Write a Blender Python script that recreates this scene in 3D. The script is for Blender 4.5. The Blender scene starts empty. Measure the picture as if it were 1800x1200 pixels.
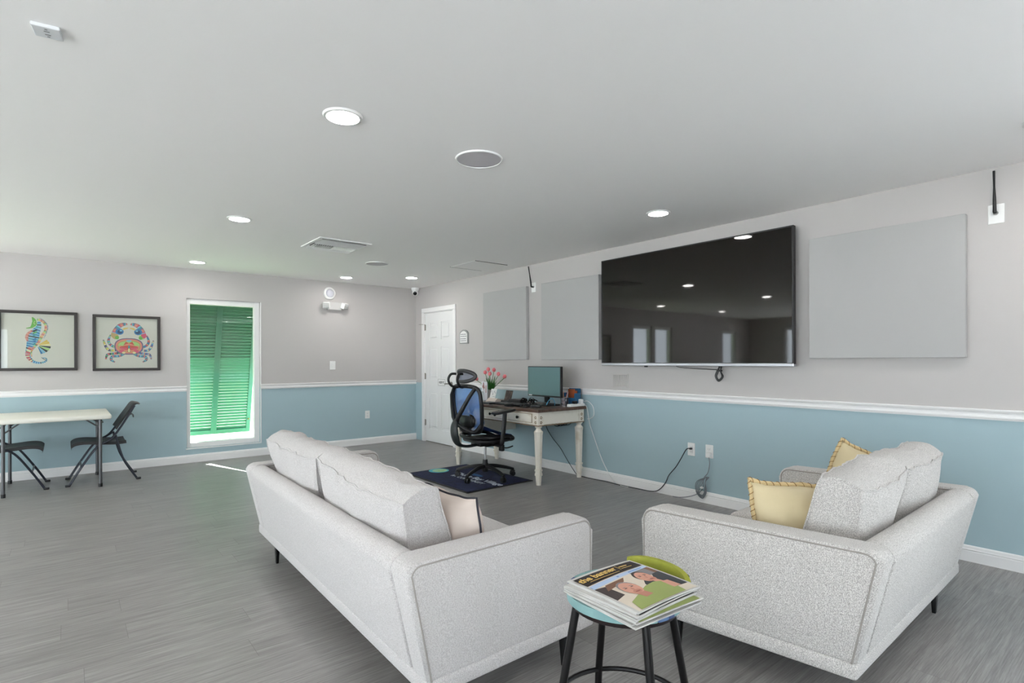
import bpy, bmesh, math, random
from mathutils import Vector, Matrix, noise, Euler
R = math.radians
rnd = random.Random(7)
sc = bpy.context.scene
COL = sc.collection

# ------------------------------------------------------------------ camera
CAM_H, YAW, ROLL = 1.26886, 0.682857, -0.0031114
F = Vector((math.sin(YAW), math.cos(YAW), 0)); RT = Vector((math.cos(YAW), -math.sin(YAW), 0)); UP = Vector((0, 0, 1))
cr, sr = math.cos(ROLL), math.sin(ROLL)
cx_, cy_, cz_ = cr*RT + sr*UP, -sr*RT + cr*UP, -F
cam = bpy.data.cameras.new('camera'); cam_o = bpy.data.objects.new('camera', cam); COL.objects.link(cam_o)
cam_o.matrix_world = Matrix(((cx_.x, cy_.x, cz_.x, 0), (cx_.y, cy_.y, cz_.y, 0), (cx_.z, cy_.z, cz_.z, CAM_H), (0, 0, 0, 1)))
cam.sensor_width = 36; cam.lens = 960.15/1800*36; cam.shift_y = 33.9/1800; cam.clip_start = .05
sc.camera = cam_o

# ------------------------------------------------------------------ world, sun, exposure
w = bpy.data.worlds.new('sky'); sc.world = w; w.use_nodes = True
nt = w.node_tree; bg = nt.nodes['Background']
bg.inputs['Color'].default_value = (.84, .90, 1, 1); bg.inputs['Strength'].default_value = 3.1
sun = bpy.data.lights.new('sun', 'SUN'); sun.energy = 38; sun.angle = R(.6); sun.color = (1, .985, .96)
sun_o = bpy.data.objects.new('sun', sun); COL.objects.link(sun_o)
sun_o.rotation_euler = Vector((.32, -.95, -.80)).to_track_quat('-Z', 'Y').to_euler()
vs = sc.view_settings
vs.view_transform = 'Standard'; vs.look = 'None'; vs.gamma = 1; vs.use_curve_mapping = False
vs.exposure = 1.35
sc.cycles.use_denoising = True
sc.cycles.max_bounces = 10; sc.cycles.diffuse_bounces = 6; sc.cycles.transparent_max_bounces = 12
sc.cycles.sample_clamp_indirect = 8; sc.cycles.caustics_reflective = False; sc.cycles.caustics_refractive = False
LAMP = 36.0

# ------------------------------------------------------------------ helpers
def lin(c):
    def f(v):
        v /= 255
        return v/12.92 if v <= .04045 else ((v+.055)/1.055)**2.4
    return (f(c[0]), f(c[1]), f(c[2]), 1)
MATS = {}
def mat(name, c, rough=.6, metal=0, c2=None, nscale=40, bump=0, bscale=200, spec=.5, stretch=(1, 1, 1), alpha=1, emit=None, coat=0, sheen=0, detail=3, lo=.35, hi=.65, trans=0):
    if name in MATS: return MATS[name]
    m = bpy.data.materials.new(name); m.use_nodes = True; t = m.node_tree; b = t.nodes['Principled BSDF']
    b.inputs['Base Color'].default_value = lin(c); b.inputs['Roughness'].default_value = rough; b.inputs['Metallic'].default_value = metal
    b.inputs['Specular IOR Level'].default_value = spec; b.inputs['Alpha'].default_value = alpha
    b.inputs['Coat Weight'].default_value = coat; b.inputs['Sheen Weight'].default_value = sheen; b.inputs['Transmission Weight'].default_value = trans
    tc = t.nodes.new('ShaderNodeTexCoord'); mp = t.nodes.new('ShaderNodeMapping'); mp.inputs['Scale'].default_value = stretch
    t.links.new(tc.outputs['Object'], mp.inputs['Vector'])
    if c2:
        n = t.nodes.new('ShaderNodeTexNoise'); n.inputs['Scale'].default_value = nscale; n.inputs['Detail'].default_value = detail
        r = t.nodes.new('ShaderNodeValToRGB'); r.color_ramp.elements[0].position = lo; r.color_ramp.elements[1].position = hi
        r.color_ramp.elements[0].color = lin(c); r.color_ramp.elements[1].color = lin(c2)
        t.links.new(mp.outputs[0], n.inputs['Vector']); t.links.new(n.outputs['Fac'], r.inputs[0]); t.links.new(r.outputs[0], b.inputs['Base Color'])
    if bump:
        n = t.nodes.new('ShaderNodeTexNoise'); n.inputs['Scale'].default_value = bscale; n.inputs['Detail'].default_value = 2
        bp = t.nodes.new('ShaderNodeBump'); bp.inputs['Strength'].default_value = bump; bp.inputs['Distance'].default_value = .01
        t.links.new(mp.outputs[0], n.inputs['Vector']); t.links.new(n.outputs['Fac'], bp.inputs['Height']); t.links.new(bp.outputs[0], b.inputs['Normal'])
    if emit:
        b.inputs['Emission Color'].default_value = lin(c); b.inputs['Emission Strength'].default_value = emit
    MATS[name] = m; return m

def bm_(): return bmesh.new()
def box(bm, x0, x1, y0, y1, z0, z1, bev=0, seg=2, mi=0, M=None):
    r = bmesh.ops.create_cube(bm, size=1)
    vs_ = r['verts']
    bmesh.ops.transform(bm, matrix=Matrix.Translation(((x0+x1)/2, (y0+y1)/2, (z0+z1)/2)) @ Matrix.Diagonal((x1-x0, y1-y0, z1-z0, 1)), verts=vs_)
    fs = list({f for v in vs_ for f in v.link_faces})
    for f in fs: f.material_index = mi
    if bev:
        es = list({e for v in vs_ for e in v.link_edges})
        r2 = bmesh.ops.bevel(bm, geom=es, offset=bev, segments=seg, affect='EDGES', profile=.5)
        for f in r2['faces']: f.material_index = mi
        vs_ = list({v for f in r2['faces'] for v in f.verts} | {v for v in vs_ if v.is_valid})
    if M is not None: bmesh.ops.transform(bm, matrix=M, verts=[v for v in vs_ if v.is_valid])
    return vs_
def V(*a): return Vector(a)
def spl(pts, n=6, closed=False):
    P = [Vector(p) for p in pts]; out = []; N = len(P)
    rng = range(N if closed else N-1)
    for i in rng:
        if closed: a, b, c, d = P[(i-1) % N], P[i], P[(i+1) % N], P[(i+2) % N]
        else: a, b, c, d = P[max(i-1, 0)], P[i], P[i+1], P[min(i+2, N-1)]
        for k in range(n):
            t = k/n
            out.append(.5*((2*b) + (c-a)*t + (2*a-5*b+4*c-d)*t*t + (3*b-a-3*c+d)*t**3))
    if not closed: out.append(P[-1])
    return out
def tube(bm, pts, r, n=8, closed=False, mi=0, flat=1, upv=None):
    P = [Vector(p) for p in pts]; N = len(P)
    rs = list(r) if isinstance(r, (list, tuple)) else [r]*N
    if len(rs) != N:
        L_ = len(rs)-1; q = [i*L_/(N-1) for i in range(N)]
        rs = [rs[min(int(t), L_-1)] + (rs[min(int(t), L_-1)+1]-rs[min(int(t), L_-1)])*(t-min(int(t), L_-1)) for t in q]
    rings = []; nrm = None
    for i in range(N):
        if closed: tg = P[(i+1) % N] - P[i-1]
        else: tg = P[min(i+1, N-1)] - P[max(i-1, 0)]
        if tg.length < 1e-9: tg = Vector((0, 0, 1))
        tg.normalize()
        if upv is not None:
            nrm = Vector(upv) - tg*Vector(upv).dot(tg)
            if nrm.length < 1e-4: nrm = tg.orthogonal()
        elif nrm is None: nrm = tg.orthogonal()
        else: nrm = nrm - tg*nrm.dot(tg)
        if nrm.length < 1e-6: nrm = tg.orthogonal()
        nrm.normalize(); bn = tg.cross(nrm)
        rings.append([bm.verts.new(P[i] + rs[i]*(math.cos(2*math.pi*k/n)*nrm*flat + math.sin(2*math.pi*k/n)*bn)) for k in range(n)])
    for i in range(N if closed else N-1):
        a, b = rings[i], rings[(i+1) % N]
        for k in range(n):
            bm.faces.new((a[k], a[(k+1) % n], b[(k+1) % n], b[k])).material_index = mi
    if not closed:
        bm.faces.new(list(reversed(rings[0]))).material_index = mi; bm.faces.new(rings[-1]).material_index = mi
def lathe(bm, prof, n=24, M=None, mi=0, cap=True):
    rings = []; new = []
    for r, z in prof:
        ring = [bm.verts.new((r*math.cos(2*math.pi*k/n), r*math.sin(2*math.pi*k/n), z)) for k in range(n)]
        rings.append(ring); new += ring
    for a, b in zip(rings, rings[1:]):
        for k in range(n): bm.faces.new((a[k], a[(k+1) % n], b[(k+1) % n], b[k])).material_index = mi
    if cap:
        bm.faces.new(list(reversed(rings[0]))).material_index = mi; bm.faces.new(rings[-1]).material_index = mi
    if M is not None: bmesh.ops.transform(bm, matrix=M, verts=new)
    return new
def prism(bm, outline, h, M=None, mi=0, bev=0, seg=2):
    """outline in xy extruded from z=0 to h, then moved by M"""
    a = [bm.verts.new((p[0], p[1], 0)) for p in outline]; b = [bm.verts.new((p[0], p[1], h)) for p in outline]
    n = len(a); fs = [bm.faces.new(list(reversed(a))), bm.faces.new(b)]
    for k in range(n): fs.append(bm.faces.new((a[k], a[(k+1) % n], b[(k+1) % n], b[k])))
    for f in fs: f.material_index = mi
    vs_ = a+b
    if bev:
        es = list({e for f in fs[:2] for e in f.edges})
        r2 = bmesh.ops.bevel(bm, geom=es, offset=bev, segments=seg, affect='EDGES', profile=.5)
        vs_ = list({v for f in r2['faces'] for v in f.verts} | {v for v in vs_ if v.is_valid})
    if M is not None: bmesh.ops.transform(bm, matrix=M, verts=vs_)
    return vs_
def obj(name, bm, m, parent=None, smooth=True, loc=None, angle=40):
    me = bpy.data.meshes.new(name)
    bmesh.ops.recalc_face_normals(bm, faces=bm.faces)
    bm.to_mesh(me); bm.free()
    for x in (m if isinstance(m, (list, tuple)) else [m]): me.materials.append(x)
    if smooth:
        for p in me.polygons: p.use_smooth = True
        try: me.set_sharp_from_angle(angle=R(angle))
        except Exception: pass
    o = bpy.data.objects.new(name, me); COL.objects.link(o)
    if parent: o.parent = parent
    if loc: o.location = loc
    return o
def tag(o, label, cat, group=None, kind=None):
    o['label'] = label; o['category'] = cat
    if group: o['group'] = group
    if kind: o['kind'] = kind
    return o
def thing(name, label, cat, loc=(0, 0, 0), rz=0, group=None, rot=None):
    o = bpy.data.objects.new(name, None); COL.objects.link(o); o.empty_display_size = .05
    o.location = loc; o.rotation_euler = rot if rot else (0, 0, rz)
    return tag(o, label, cat, group)
def struct(name, bm, m, parent=None, smooth=False):
    o = obj(name, bm, m, parent, smooth)
    if not parent: o['kind'] = 'structure'
    return o
def kids(o): return [c for c in bpy.data.objects if c.parent == o]
def dup(o, loc, rz=None, label=None, group=None):
    def rec(s, p):
        for ch in kids(s):
            c = ch.copy(); COL.objects.link(c); c.parent = p; rec(ch, c)
    r = o.copy(); COL.objects.link(r); r.location = loc
    if rz is not None: r.rotation_euler = (0, 0, rz)
    if label: r['label'] = label
    if group: r['group'] = group
    rec(o, r); return r
def text(name, s, size, m, parent, M, align='CENTER', ext=.0004, bold=0):
    cu = bpy.data.curves.new(name, 'FONT'); cu.body = s; cu.size = size; cu.extrude = ext; cu.align_x = align; cu.align_y = 'CENTER'; cu.offset = bold
    t = bpy.data.objects.new(name, cu); COL.objects.link(t)
    dg = bpy.context.evaluated_depsgraph_get(); dg.update()
    me = bpy.data.meshes.new_from_object(t.evaluated_get(dg))
    bpy.data.objects.remove(t); bpy.data.curves.remove(cu)
    me.materials.clear(); me.materials.append(m); me.transform(M)
    o = bpy.data.objects.new(name, me); COL.objects.link(o); o.parent = parent
    return o
def sub(o, lv=1):
    md = o.modifiers.new('subdivision', 'SUBSURF'); md.levels = lv; md.render_levels = lv; return o
# basis matrices for flat things hung on the two walls: local x = to the right as seen from the room, local y = up, local z = into the room
M_BACK = Matrix(((1, 0, 0, 0), (0, 0, -1, 0), (0, 1, 0, 0), (0, 0, 0, 1)))
M_RIGHT = Matrix(((0, 0, -1, 0), (-1, 0, 0, 0), (0, 1, 0, 0), (0, 0, 0, 1)))

# ------------------------------------------------------------------ materials
WALL = mat('wall paint grey', (187, 183, 181), .7, bump=.03, bscale=300)
AQUA = mat('wall paint aqua', (163, 186, 193), .65, bump=.03, bscale=300)
CEIL = mat('ceiling paint', (243, 241, 240), .8, bump=.03, bscale=250)
TRIM = mat('trim white', (232, 231, 230), .4)
DOORM = mat('door white', (226, 226, 225), .45)
WHITE = mat('white plastic', (232, 232, 230), .4)
BLACK = mat('black plastic', (18, 18, 20), .42, bump=.05, bscale=400)
BLKMET = mat('black metal', (22, 20, 20), .35, .6)
CHROME = mat('chrome', (200, 200, 202), .18, 1)
STEEL = mat('brushed nickel', (150, 146, 138), .35, 1)
def glass_material(name):
    m = bpy.data.materials.new(name); m.use_nodes = True; t = m.node_tree; t.nodes.remove(t.nodes['Principled BSDF'])
    ge = t.nodes.new('ShaderNodeNewGeometry'); dt_ = t.nodes.new('ShaderNodeVectorMath'); dt_.operation = 'DOT_PRODUCT'
    t.links.new(ge.outputs['Incoming'], dt_.inputs[0]); t.links.new(ge.outputs['Normal'], dt_.inputs[1])
    def mth(op, a, b_):
        n = t.nodes.new('ShaderNodeMath'); n.operation = op
        for k, v in enumerate((a, b_)):
            if isinstance(v, (int, float)): n.inputs[k].default_value = v
            else: t.links.new(v, n.inputs[k])
        return n.outputs[0]
    ac = mth('ABSOLUTE', dt_.outputs['Value'], 0)
    fr = mth('ADD', mth('MULTIPLY', mth('POWER', mth('SUBTRACT', 1.0, ac), 5.0), .9), .035)
    a = t.nodes.new('ShaderNodeBsdfTransparent'); a.inputs[0].default_value = (.96, .98, .97, 1); g = t.nodes.new('ShaderNodeBsdfGlossy'); g.inputs['Roughness'].default_value = .01
    mx = t.nodes.new('ShaderNodeMixShader'); t.links.new(fr, mx.inputs[0]); t.links.new(a.outputs[0], mx.inputs[1]); t.links.new(g.outputs[0], mx.inputs[2])
    t.links.new(mx.outputs[0], t.nodes['Material Output'].inputs['Surface']); return m
GLASS = glass_material('window glass')

def floor_material():
    m = bpy.data.materials.new('grey vinyl planks'); m.use_nodes = True; t = m.node_tree; b = t.nodes['Principled BSDF']; L = t.links.new
    tc = t.nodes.new('ShaderNodeTexCoord')
    def mth(op, a, b_=None):
        n = t.nodes.new('ShaderNodeMath'); n.operation = op
        for k, v in enumerate((a, b_)):
            if v is None: continue
            if isinstance(v, (int, float)): n.inputs[k].default_value = v
            else: L(v, n.inputs[k])
        return n.outputs[0]
    sp_ = t.nodes.new('ShaderNodeSeparateXYZ'); L(tc.outputs['Object'], sp_.inputs[0])
    yr = mth('DIVIDE', sp_.outputs[1], .18); row = mth('FLOOR', yr)
    w1 = t.nodes.new('ShaderNodeTexWhiteNoise'); w1.noise_dimensions = '1D'; L(row, w1.inputs['W'])
    xs = mth('ADD', mth('DIVIDE', sp_.outputs[0], 1.22), w1.outputs['Value']); colm = mth('FLOOR', xs)
    cv = t.nodes.new('ShaderNodeCombineXYZ'); L(row, cv.inputs[0]); L(colm, cv.inputs[1])
    br = t.nodes.new('ShaderNodeTexWhiteNoise'); br.noise_dimensions = '2D'; L(cv.outputs[0], br.inputs['Vector'])
    seam = mth('MAXIMUM', mth('LESS_THAN', mth('FRACT', xs), .0018), mth('LESS_THAN', mth('FRACT', yr), .009))
    mp = t.nodes.new('ShaderNodeMapping'); mp.inputs['Scale'].default_value = (1.6, 30, 1); L(tc.outputs['Object'], mp.inputs['Vector'])
    # shift the grain from plank to plank
    ad = t.nodes.new('ShaderNodeVectorMath'); ad.operation = 'MULTIPLY_ADD'; ad.inputs[1].default_value = (7, 7, 7)
    L(br.outputs['Color'], ad.inputs[0]); L(mp.outputs[0], ad.inputs[2])
    n1 = t.nodes.new('ShaderNodeTexNoise'); n1.inputs['Scale'].default_value = 1.5; n1.inputs['Detail'].default_value = 8; n1.inputs['Roughness'].default_value = .7; L(ad.outputs[0], n1.inputs['Vector'])
    mp2 = t.nodes.new('ShaderNodeMapping'); mp2.inputs['Scale'].default_value = (5, 150, 1); L(tc.outputs['Object'], mp2.inputs['Vector'])
    n2 = t.nodes.new('ShaderNodeTexNoise'); n2.inputs['Scale'].default_value = 1; n2.inputs['Detail'].default_value = 5; L(mp2.outputs[0], n2.inputs['Vector']); n2.inputs['Roughness'].default_value = .65
    cr2 = t.nodes.new('ShaderNodeValToRGB'); cr2.color_ramp.elements[0].position = .3; cr2.color_ramp.elements[1].position = .7; L(n2.outputs['Fac'], cr2.inputs[0])
    r1 = t.nodes.new('ShaderNodeValToRGB'); e = r1.color_ramp.elements
    e[0].position = .25; e[0].color = lin((118, 115, 113)); e[1].position = .75; e[1].color = lin((157, 154, 152))
    L(n1.outputs['Fac'], r1.inputs[0])
    mx = t.nodes.new('ShaderNodeMix'); mx.data_type = 'RGBA'; mx.blend_type = 'OVERLAY'; mx.inputs[0].default_value = .3; L(r1.outputs[0], mx.inputs[6]); L(cr2.outputs[0], mx.inputs[7])
    rp = t.nodes.new('ShaderNodeMapRange'); rp.inputs[3].default_value = .93; rp.inputs[4].default_value = 1.06; L(br.outputs['Value'], rp.inputs[0])
    mm = t.nodes.new('ShaderNodeMix'); mm.data_type = 'RGBA'; mm.blend_type = 'MULTIPLY'; mm.inputs[0].default_value = 1; L(mx.outputs[2], mm.inputs[6]); L(rp.outputs[0], mm.inputs[7])
    dk = t.nodes.new('ShaderNodeMix'); dk.data_type = 'RGBA'; dk.inputs[7].default_value = lin((92, 89, 87)); L(mth('MULTIPLY', seam, .6), dk.inputs[0]); L(mm.outputs[2], dk.inputs[6])
    L(dk.outputs[2], b.inputs['Base Color']); b.inputs['Roughness'].default_value = .36; b.inputs['Specular IOR Level'].default_value = .5
    bp = t.nodes.new('ShaderNodeBump'); bp.inputs['Strength'].default_value = .06; bp.inputs['Distance'].default_value = .01; L(n2.outputs['Fac'], bp.inputs['Height']); L(bp.outputs[0], b.inputs['Normal'])
    return m
FLOOR = floor_material()

# ------------------------------------------------------------------ room shell
W, D, H, RAIL = 4.4016, 7.8948, 2.44, .905     # RAIL: underside of the chair rail, where the paint changes
XL, YF, TH = -6.6, -2.6, .16
b = bm_(); box(b, XL-TH, W+TH, YF-TH, D+TH, -.12, 0); struct('floor', b, FLOOR)
b = bm_(); box(b, XL-TH, W+TH, YF-TH, D+TH, H, H+.12); struct('ceiling', b, CEIL)

def wall(name, axis, pos, out, a0, a1, holes):
    """wall slab; axis 'x' runs along x at y=pos, 'y' runs along y at x=pos; holes = (a0,a1,z0,z1)"""
    b = bm_()
    cuts = sorted({a0, a1} | {h[0] for h in holes} | {h[1] for h in holes})
    for c0, c1 in zip(cuts, cuts[1:]):
        hs = [h for h in holes if h[0] <= c0+1e-6 and h[1] >= c1-1e-6]
        zs = sorted({0, RAIL+.02, H} | {z for h in hs for z in h[2:4]})
        for z0, z1 in zip(zs, zs[1:]):
            if any(h[2] <= z0+1e-6 and h[3] >= z1-1e-6 for h in hs): continue
            mi = 1 if z1 <= RAIL+.021 else 0
            p0, p1 = sorted((pos, pos+out))
            if axis == 'x': box(b, c0, c1, p0, p1, z0, z1, mi=mi)
            else: box(b, p0, p1, c0, c1, z0, z1, mi=mi)
    bmesh.ops.remove_doubles(b, verts=b.verts, dist=1e-5)
    return struct(name, b, [WALL, AQUA])
WIN = (1.157, 2.024, .18, 2.07)
LEFT_ADDED_WINS = [(5.3, 6.9, .08, 2.15), (2.9, 4.6, .08, 2.15), (.3, 2.4, .05, 2.2), (-2.4, -.1, .05, 2.2)]  # unseen windows, added and widened to bring more daylight in
FRONT_WINS = [(-3.4, -1.09, .05, 2.15), (-6.2, -4.0, .05, 2.15), (2.06, 2.74, .03, 2.25)]  # unseen; first inferred from a reflection, the others placed to let in daylight
RIGHT_ADDED_WINS = [(-2.3, -.85, .05, 2.2)]  # unseen window added behind the camera to light the near end
BACK_WINS = [(-2.06, -1.36, .18, 2.07), (-2.86, -2.18, .18, 2.07), (-5.9, -5.2, .18, 2.07)]
DOOR = (6.77, 7.61, 0, 2.035)
wall('wall_back', 'x', D, TH, XL-TH, W+TH, [WIN]+BACK_WINS)
wall('wall_right', 'y', W, TH, YF, D, [DOOR]+RIGHT_ADDED_WINS)
wall('wall_left', 'y', XL, -TH, YF, D, LEFT_ADDED_WINS)
wall('wall_front', 'x', YF, -TH, XL-TH, W+TH, FRONT_WINS)

def run_profile(name, prof, segs, m=TRIM):
    """sweep a (depth, z) profile along wall runs; segs = list of (axis, pos, dir_into_room, a0, a1)"""
    b = bm_()
    for axis, pos, d, a0, a1 in segs:
        n = len(prof); A = []; Bv = []
        for dep, z in prof:
            if axis == 'x': A.append(b.verts.new((a0, pos+d*dep, z))); Bv.append(b.verts.new((a1, pos+d*dep, z)))
            else: A.append(b.verts.new((pos+d*dep, a0, z))); Bv.append(b.verts.new((pos+d*dep, a1, z)))
        for k in range(n): b.faces.new((A[k], A[(k+1) % n], Bv[(k+1) % n], Bv[k]))
        b.faces.new(A); b.faces.new(list(reversed(Bv)))
    return struct(name, b, m, smooth=False)
railp = [(0, .897), (.012, .897), (.014, .906), (.02, .910), (.02, .918), (.014, .924), (.012, .934), (.018, .944), (.027, .950), (.029, .958), (.024, .963), (0, .963)]
basep = [(0, 0), (.014, 0), (.014, .062), (.012, .07), (.015, .075), (.012, .08), (.009, .094), (.004, .1), (0, .1)]
run_profile('trim_1', railp, [('x', D, -1, -1.36, WIN[0]), ('x', D, -1, WIN[1], W), ('x', D, -1, -2.18, -2.06), ('x', D, -1, -5.2, -2.86), ('x', D, -1, XL, -5.9)])
run_profile('trim_2', railp, [('y', W, -1, -.85, DOOR[0]-.075), ('y', W, -1, YF, -2.3)])
run_profile('trim_3', railp, [('y', XL, 1, YF, -2.4), ('y', XL, 1, -.1, .3), ('y', XL, 1, 2.4, 2.9), ('y', XL, 1, 4.6, 5.3), ('y', XL, 1, 6.9, D)])
run_profile('baseboard_back', basep, [('x', D, -1, XL, W)])
run_profile('baseboard_right', basep, [('y', W, -1, -.85, DOOR[0]-.075), ('y', W, -1, YF, -2.3)])
run_profile('baseboard_left', basep, [('y', XL, 1, YF, -2.4), ('y', XL, 1, -.1, .3), ('y', XL, 1, 2.4, 2.9), ('y', XL, 1, 4.6, 5.3), ('y', XL, 1, 6.9, D)])

# outside: unseen pale paving that bounces daylight up to the ceiling, and eave
b = bm_(); box(b, -30, 30, D+TH, 40, -.3, -.15); struct('ground_back', b, mat('lawn', (92, 110, 82), .9, c2=(110, 126, 96), nscale=3))
b = bm_(); box(b, -40, XL-TH, -30, 40, -.3, -.15); box(b, XL-TH, 30, -30, YF-TH, -.3, -.15); box(b, W+TH, 30, YF-TH, D+TH, -.3, -.15); struct('ground_front', b, mat('pale bounce paving', (208, 208, 210), .9, c2=(192, 193, 196), nscale=.6))
b = bm_(); box(b, XL-1, W+1, D+TH, D+TH+1.7, 2.5, 2.6); struct('roof_eave', b, TRIM)  # unseen overhang, made deep to shade the shutter top and back windows

# windows
def window(name, axis, pos, out, a0, a1, z0, z1, fw=.045, mull=False, sill=True):
    e = bpy.data.objects.new(name, None); COL.objects.link(e); e['kind'] = 'structure'
    def bx(b, u0, u1, d0, d1, q0, q1, bev=.004):
        p0, p1 = sorted((pos+out*d0, pos+out*d1))
        if axis == 'x': box(b, u0, u1, p0, p1, q0, q1, bev)
        else: box(b, p0, p1, u0, u1, q0, q1, bev)
    fr = bm_()
    bx(fr, a0, a0+fw, .035, .11, z0, z1); bx(fr, a1-fw*1.5, a1, .035, .11, z0, z1)
    bx(fr, a0+fw, a1-fw*1.5, .035, .11, z1-fw*1.5, z1); bx(fr, a0+fw, a1-fw*1.5, .035, .11, z0, z0+fw*1.35)
    if mull: bx(fr, (a0+a1)/2-.03, (a0+a1)/2+.03, .035, .11, z0+fw, z1-fw)
    obj('window_frame', fr, TRIM, e, smooth=False)
    g = bm_(); bx(g, a0+fw-.005, a1-fw*1.5+.005, .07, .076, z0+fw*1.3, z1-fw*1.45, 0); obj('window_pane', g, GLASS, e, smooth=False)
    if sill:
        s = bm_(); bx(s, a0-.05, a1+.05, .12, .24, z0+.0, z0+.05); obj('window_sill', s, TRIM, e, smooth=False)
    return e
window('window_1', 'x', D, 1, *WIN)
# raised white edge bead around the opening
b = bm_()
for u0, u1, q0, q1 in ((WIN[1], WIN[1]+.012, WIN[2]-.012, WIN[3]), (WIN[0]-.012, WIN[1]+.012, WIN[2]-.014, WIN[2])):
    box(b, u0, u1, D-.006, D+.002, q0, q1, .002)
struct('trim_5', b, TRIM)
for i, h in enumerate(LEFT_ADDED_WINS): window('window_%d' % (i+2), 'y', XL, -1, *h)
window('window_12', 'y', W, 1, *RIGHT_ADDED_WINS[0])
for i, h in enumerate(BACK_WINS): window('window_%d' % (i+9), 'x', D, 1, *h)
for i, h in enumerate(FRONT_WINS): window('window_%d' % (i+6), 'x', YF, -1, *h, mull=i < 2)

# ------------------------------------------------------------------ green shutter outside the window
GREEN = mat('green shutter paint', (54, 108, 82), .5)
sh = thing('louvered_shutter', 'green louvered wooden shutter hung outside the tall window', 'shutter', (1.58, D+TH+.03, 2.14))
tilt = math.atan2(.50, 1.88); SL = math.hypot(.50, 1.88)
MT = Matrix.Rotation(tilt, 4, 'X') @ Matrix.Diagonal((1, 1, -1, 1))   # local: x across, z down along the leaf
def leafbox(bm, x0, x1, d0, d1, y0=-.018, y1=.018, bev=.003):
    c = V((x0+x1)/2, (y0+y1)/2, (d0+d1)/2)
    box(bm, x0, x1, y0, y1, d0, d1, bev, M=MT)
for x0, x1 in ((-.47, -.415), (-.035, .035), (.415, .47)):
    b = bm_(); leafbox(b, x0, x1, 0, SL); obj('shutter_stile', b, GREEN, sh, smooth=False)
for d0, d1 in ((0, .05), (SL-.06, SL)):
    b = bm_(); leafbox(b, -.415, -.035, d0, d1); leafbox(b, .035, .415, d0, d1); obj('shutter_rail', b, GREEN, sh, smooth=False)
for x0, x1 in ((-.415, -.035), (.035, .415)):
    b = bm_(); n = 44
    for k in range(n):
        d = .05 + (SL-.11)*(k+.5)/n
        box(b, x0, x1, -.0262, .0262, -.003, .003, 0, M=MT @ Matrix.Translation((0, 0, d)) @ Matrix.Rotation(R(58.5), 4, 'X'))
    obj('louver_panel', b, GREEN, sh, smooth=False)
b = bm_(); lathe(b, [(.008, 0), (.012, .01), (.006, .02)], 10, M=MT @ Matrix.Translation((.44, -.02, SL-.2)) @ Matrix.Rotation(R(90), 4, 'X')); obj('shutter_latch', b, mat('brass', (150, 120, 60), .4, 1), sh)

# ------------------------------------------------------------------ door with casing, in the right wall by the corner
dr = bpy.data.objects.new('door_1', None); COL.objects.link(dr); dr['kind'] = 'structure'
b = bm_()
y0, y1, zt = DOOR[0], DOOR[1], DOOR[3]
prof = [(0, 0), (.018, 0), (.02, .012), (.013, .03), (.012, .058), (0, .066)]
for (ya, yb, za, zb) in ((y0-.068, y0+.004, 0, zt-.004), (y1-.004, y1+.068, 0, zt-.004), (y0-.068, y1+.068, zt-.004, zt+.066)):
    box(b, W-.018, W+.0, ya, yb, za, zb, .006)
obj('door_casing', b, TRIM, dr, smooth=False)
b = bm_(); box(b, W+.0, W+TH, y0-.001, y0+.012, 0, zt); box(b, W, W+TH, y1-.012, y1+.001, 0, zt); box(b, W, W+TH, y0, y1, zt-.012, zt+.001)
obj('door_jamb', b, TRIM, dr, smooth=False)
b = bm_()
dx0, dx1 = W+.012, W+.052
ya, yb = y0+.014, y1-.014
cols = [(ya, ya+.11), ((ya+yb)/2-.05, (ya+yb)/2+.05), (yb-.11, yb)]
rows = [(.012, .21), (.80, .985), (1.49, 1.60), (1.87, zt-.014)]
for c in cols: box(b, dx0, dx1, c[0], c[1], .012, zt-.014)
for rr in rows:
    for c0, c1 in ((cols[0][1], cols[1][0]), (cols[1][1], cols[2][0])): box(b, dx0, dx1, c0, c1, rr[0], rr[1])
for c0, c1 in ((cols[0][1], cols[1][0]), (cols[1][1], cols[2][0])):
    for r0, r1 in ((rows[0][1], rows[1][0]), (rows[1][1], rows[2][0]), (rows[2][1], rows[3][0])):
        box(b, dx0+.011, dx1-.008, c0, c1, r0, r1)
        box(b, dx0+.003, dx1-.008, c0+.035, c1-.035, r0+.035, r1-.035, .007, 1)
obj('door_leaf', b, DOORM, dr, smooth=False)
for z in (1.80, 1.03, .30):
    b = bm_(); box(b, W-.004, W+.014, y1-.022, y1-.004, z-.045, z+.045, .003)
    tube(b, [(W-.004, y1-.014, z-.05), (W-.004, y1-.014, z+.05)], .006); obj('door_hinge', b, STEEL, dr)
b = bm_(); tube(b, [(W-.004, y1-.01, 1.845), (W-.03, y1+.03, 1.85), (W-.07, y1+.06, 1.85)], .004); obj('door_stop', b, STEEL, dr)
b = bm_(); lathe(b, [(.03, 0), (.03, .006), (.012, .01), (.011, .04)], 20, M=M_RIGHT.copy() @ Matrix.Translation((0, 0, 0)))
bmesh.ops.transform(b, matrix=Matrix.Translation((W+.012, ya+.065, .93)), verts=b.verts)
tube(b, spl([(W-.03, ya+.065, .93), (W-.04, ya+.1, .932), (W-.036, ya+.18, .926)]), [.009]*13, 8); obj('door_lever', b, STEEL, dr)
b = bm_(); box(b, W+.012, W+TH+.02, y0+.013, y1-.013, .0, .012, .003); obj('threshold', b, STEEL, dr, smooth=False)
b = bm_(); box(b, W+TH+.02, W+TH+.05, y0-.1, y1+.1, 0, 2.2); struct('wall_behind_door', b, WALL)

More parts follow.
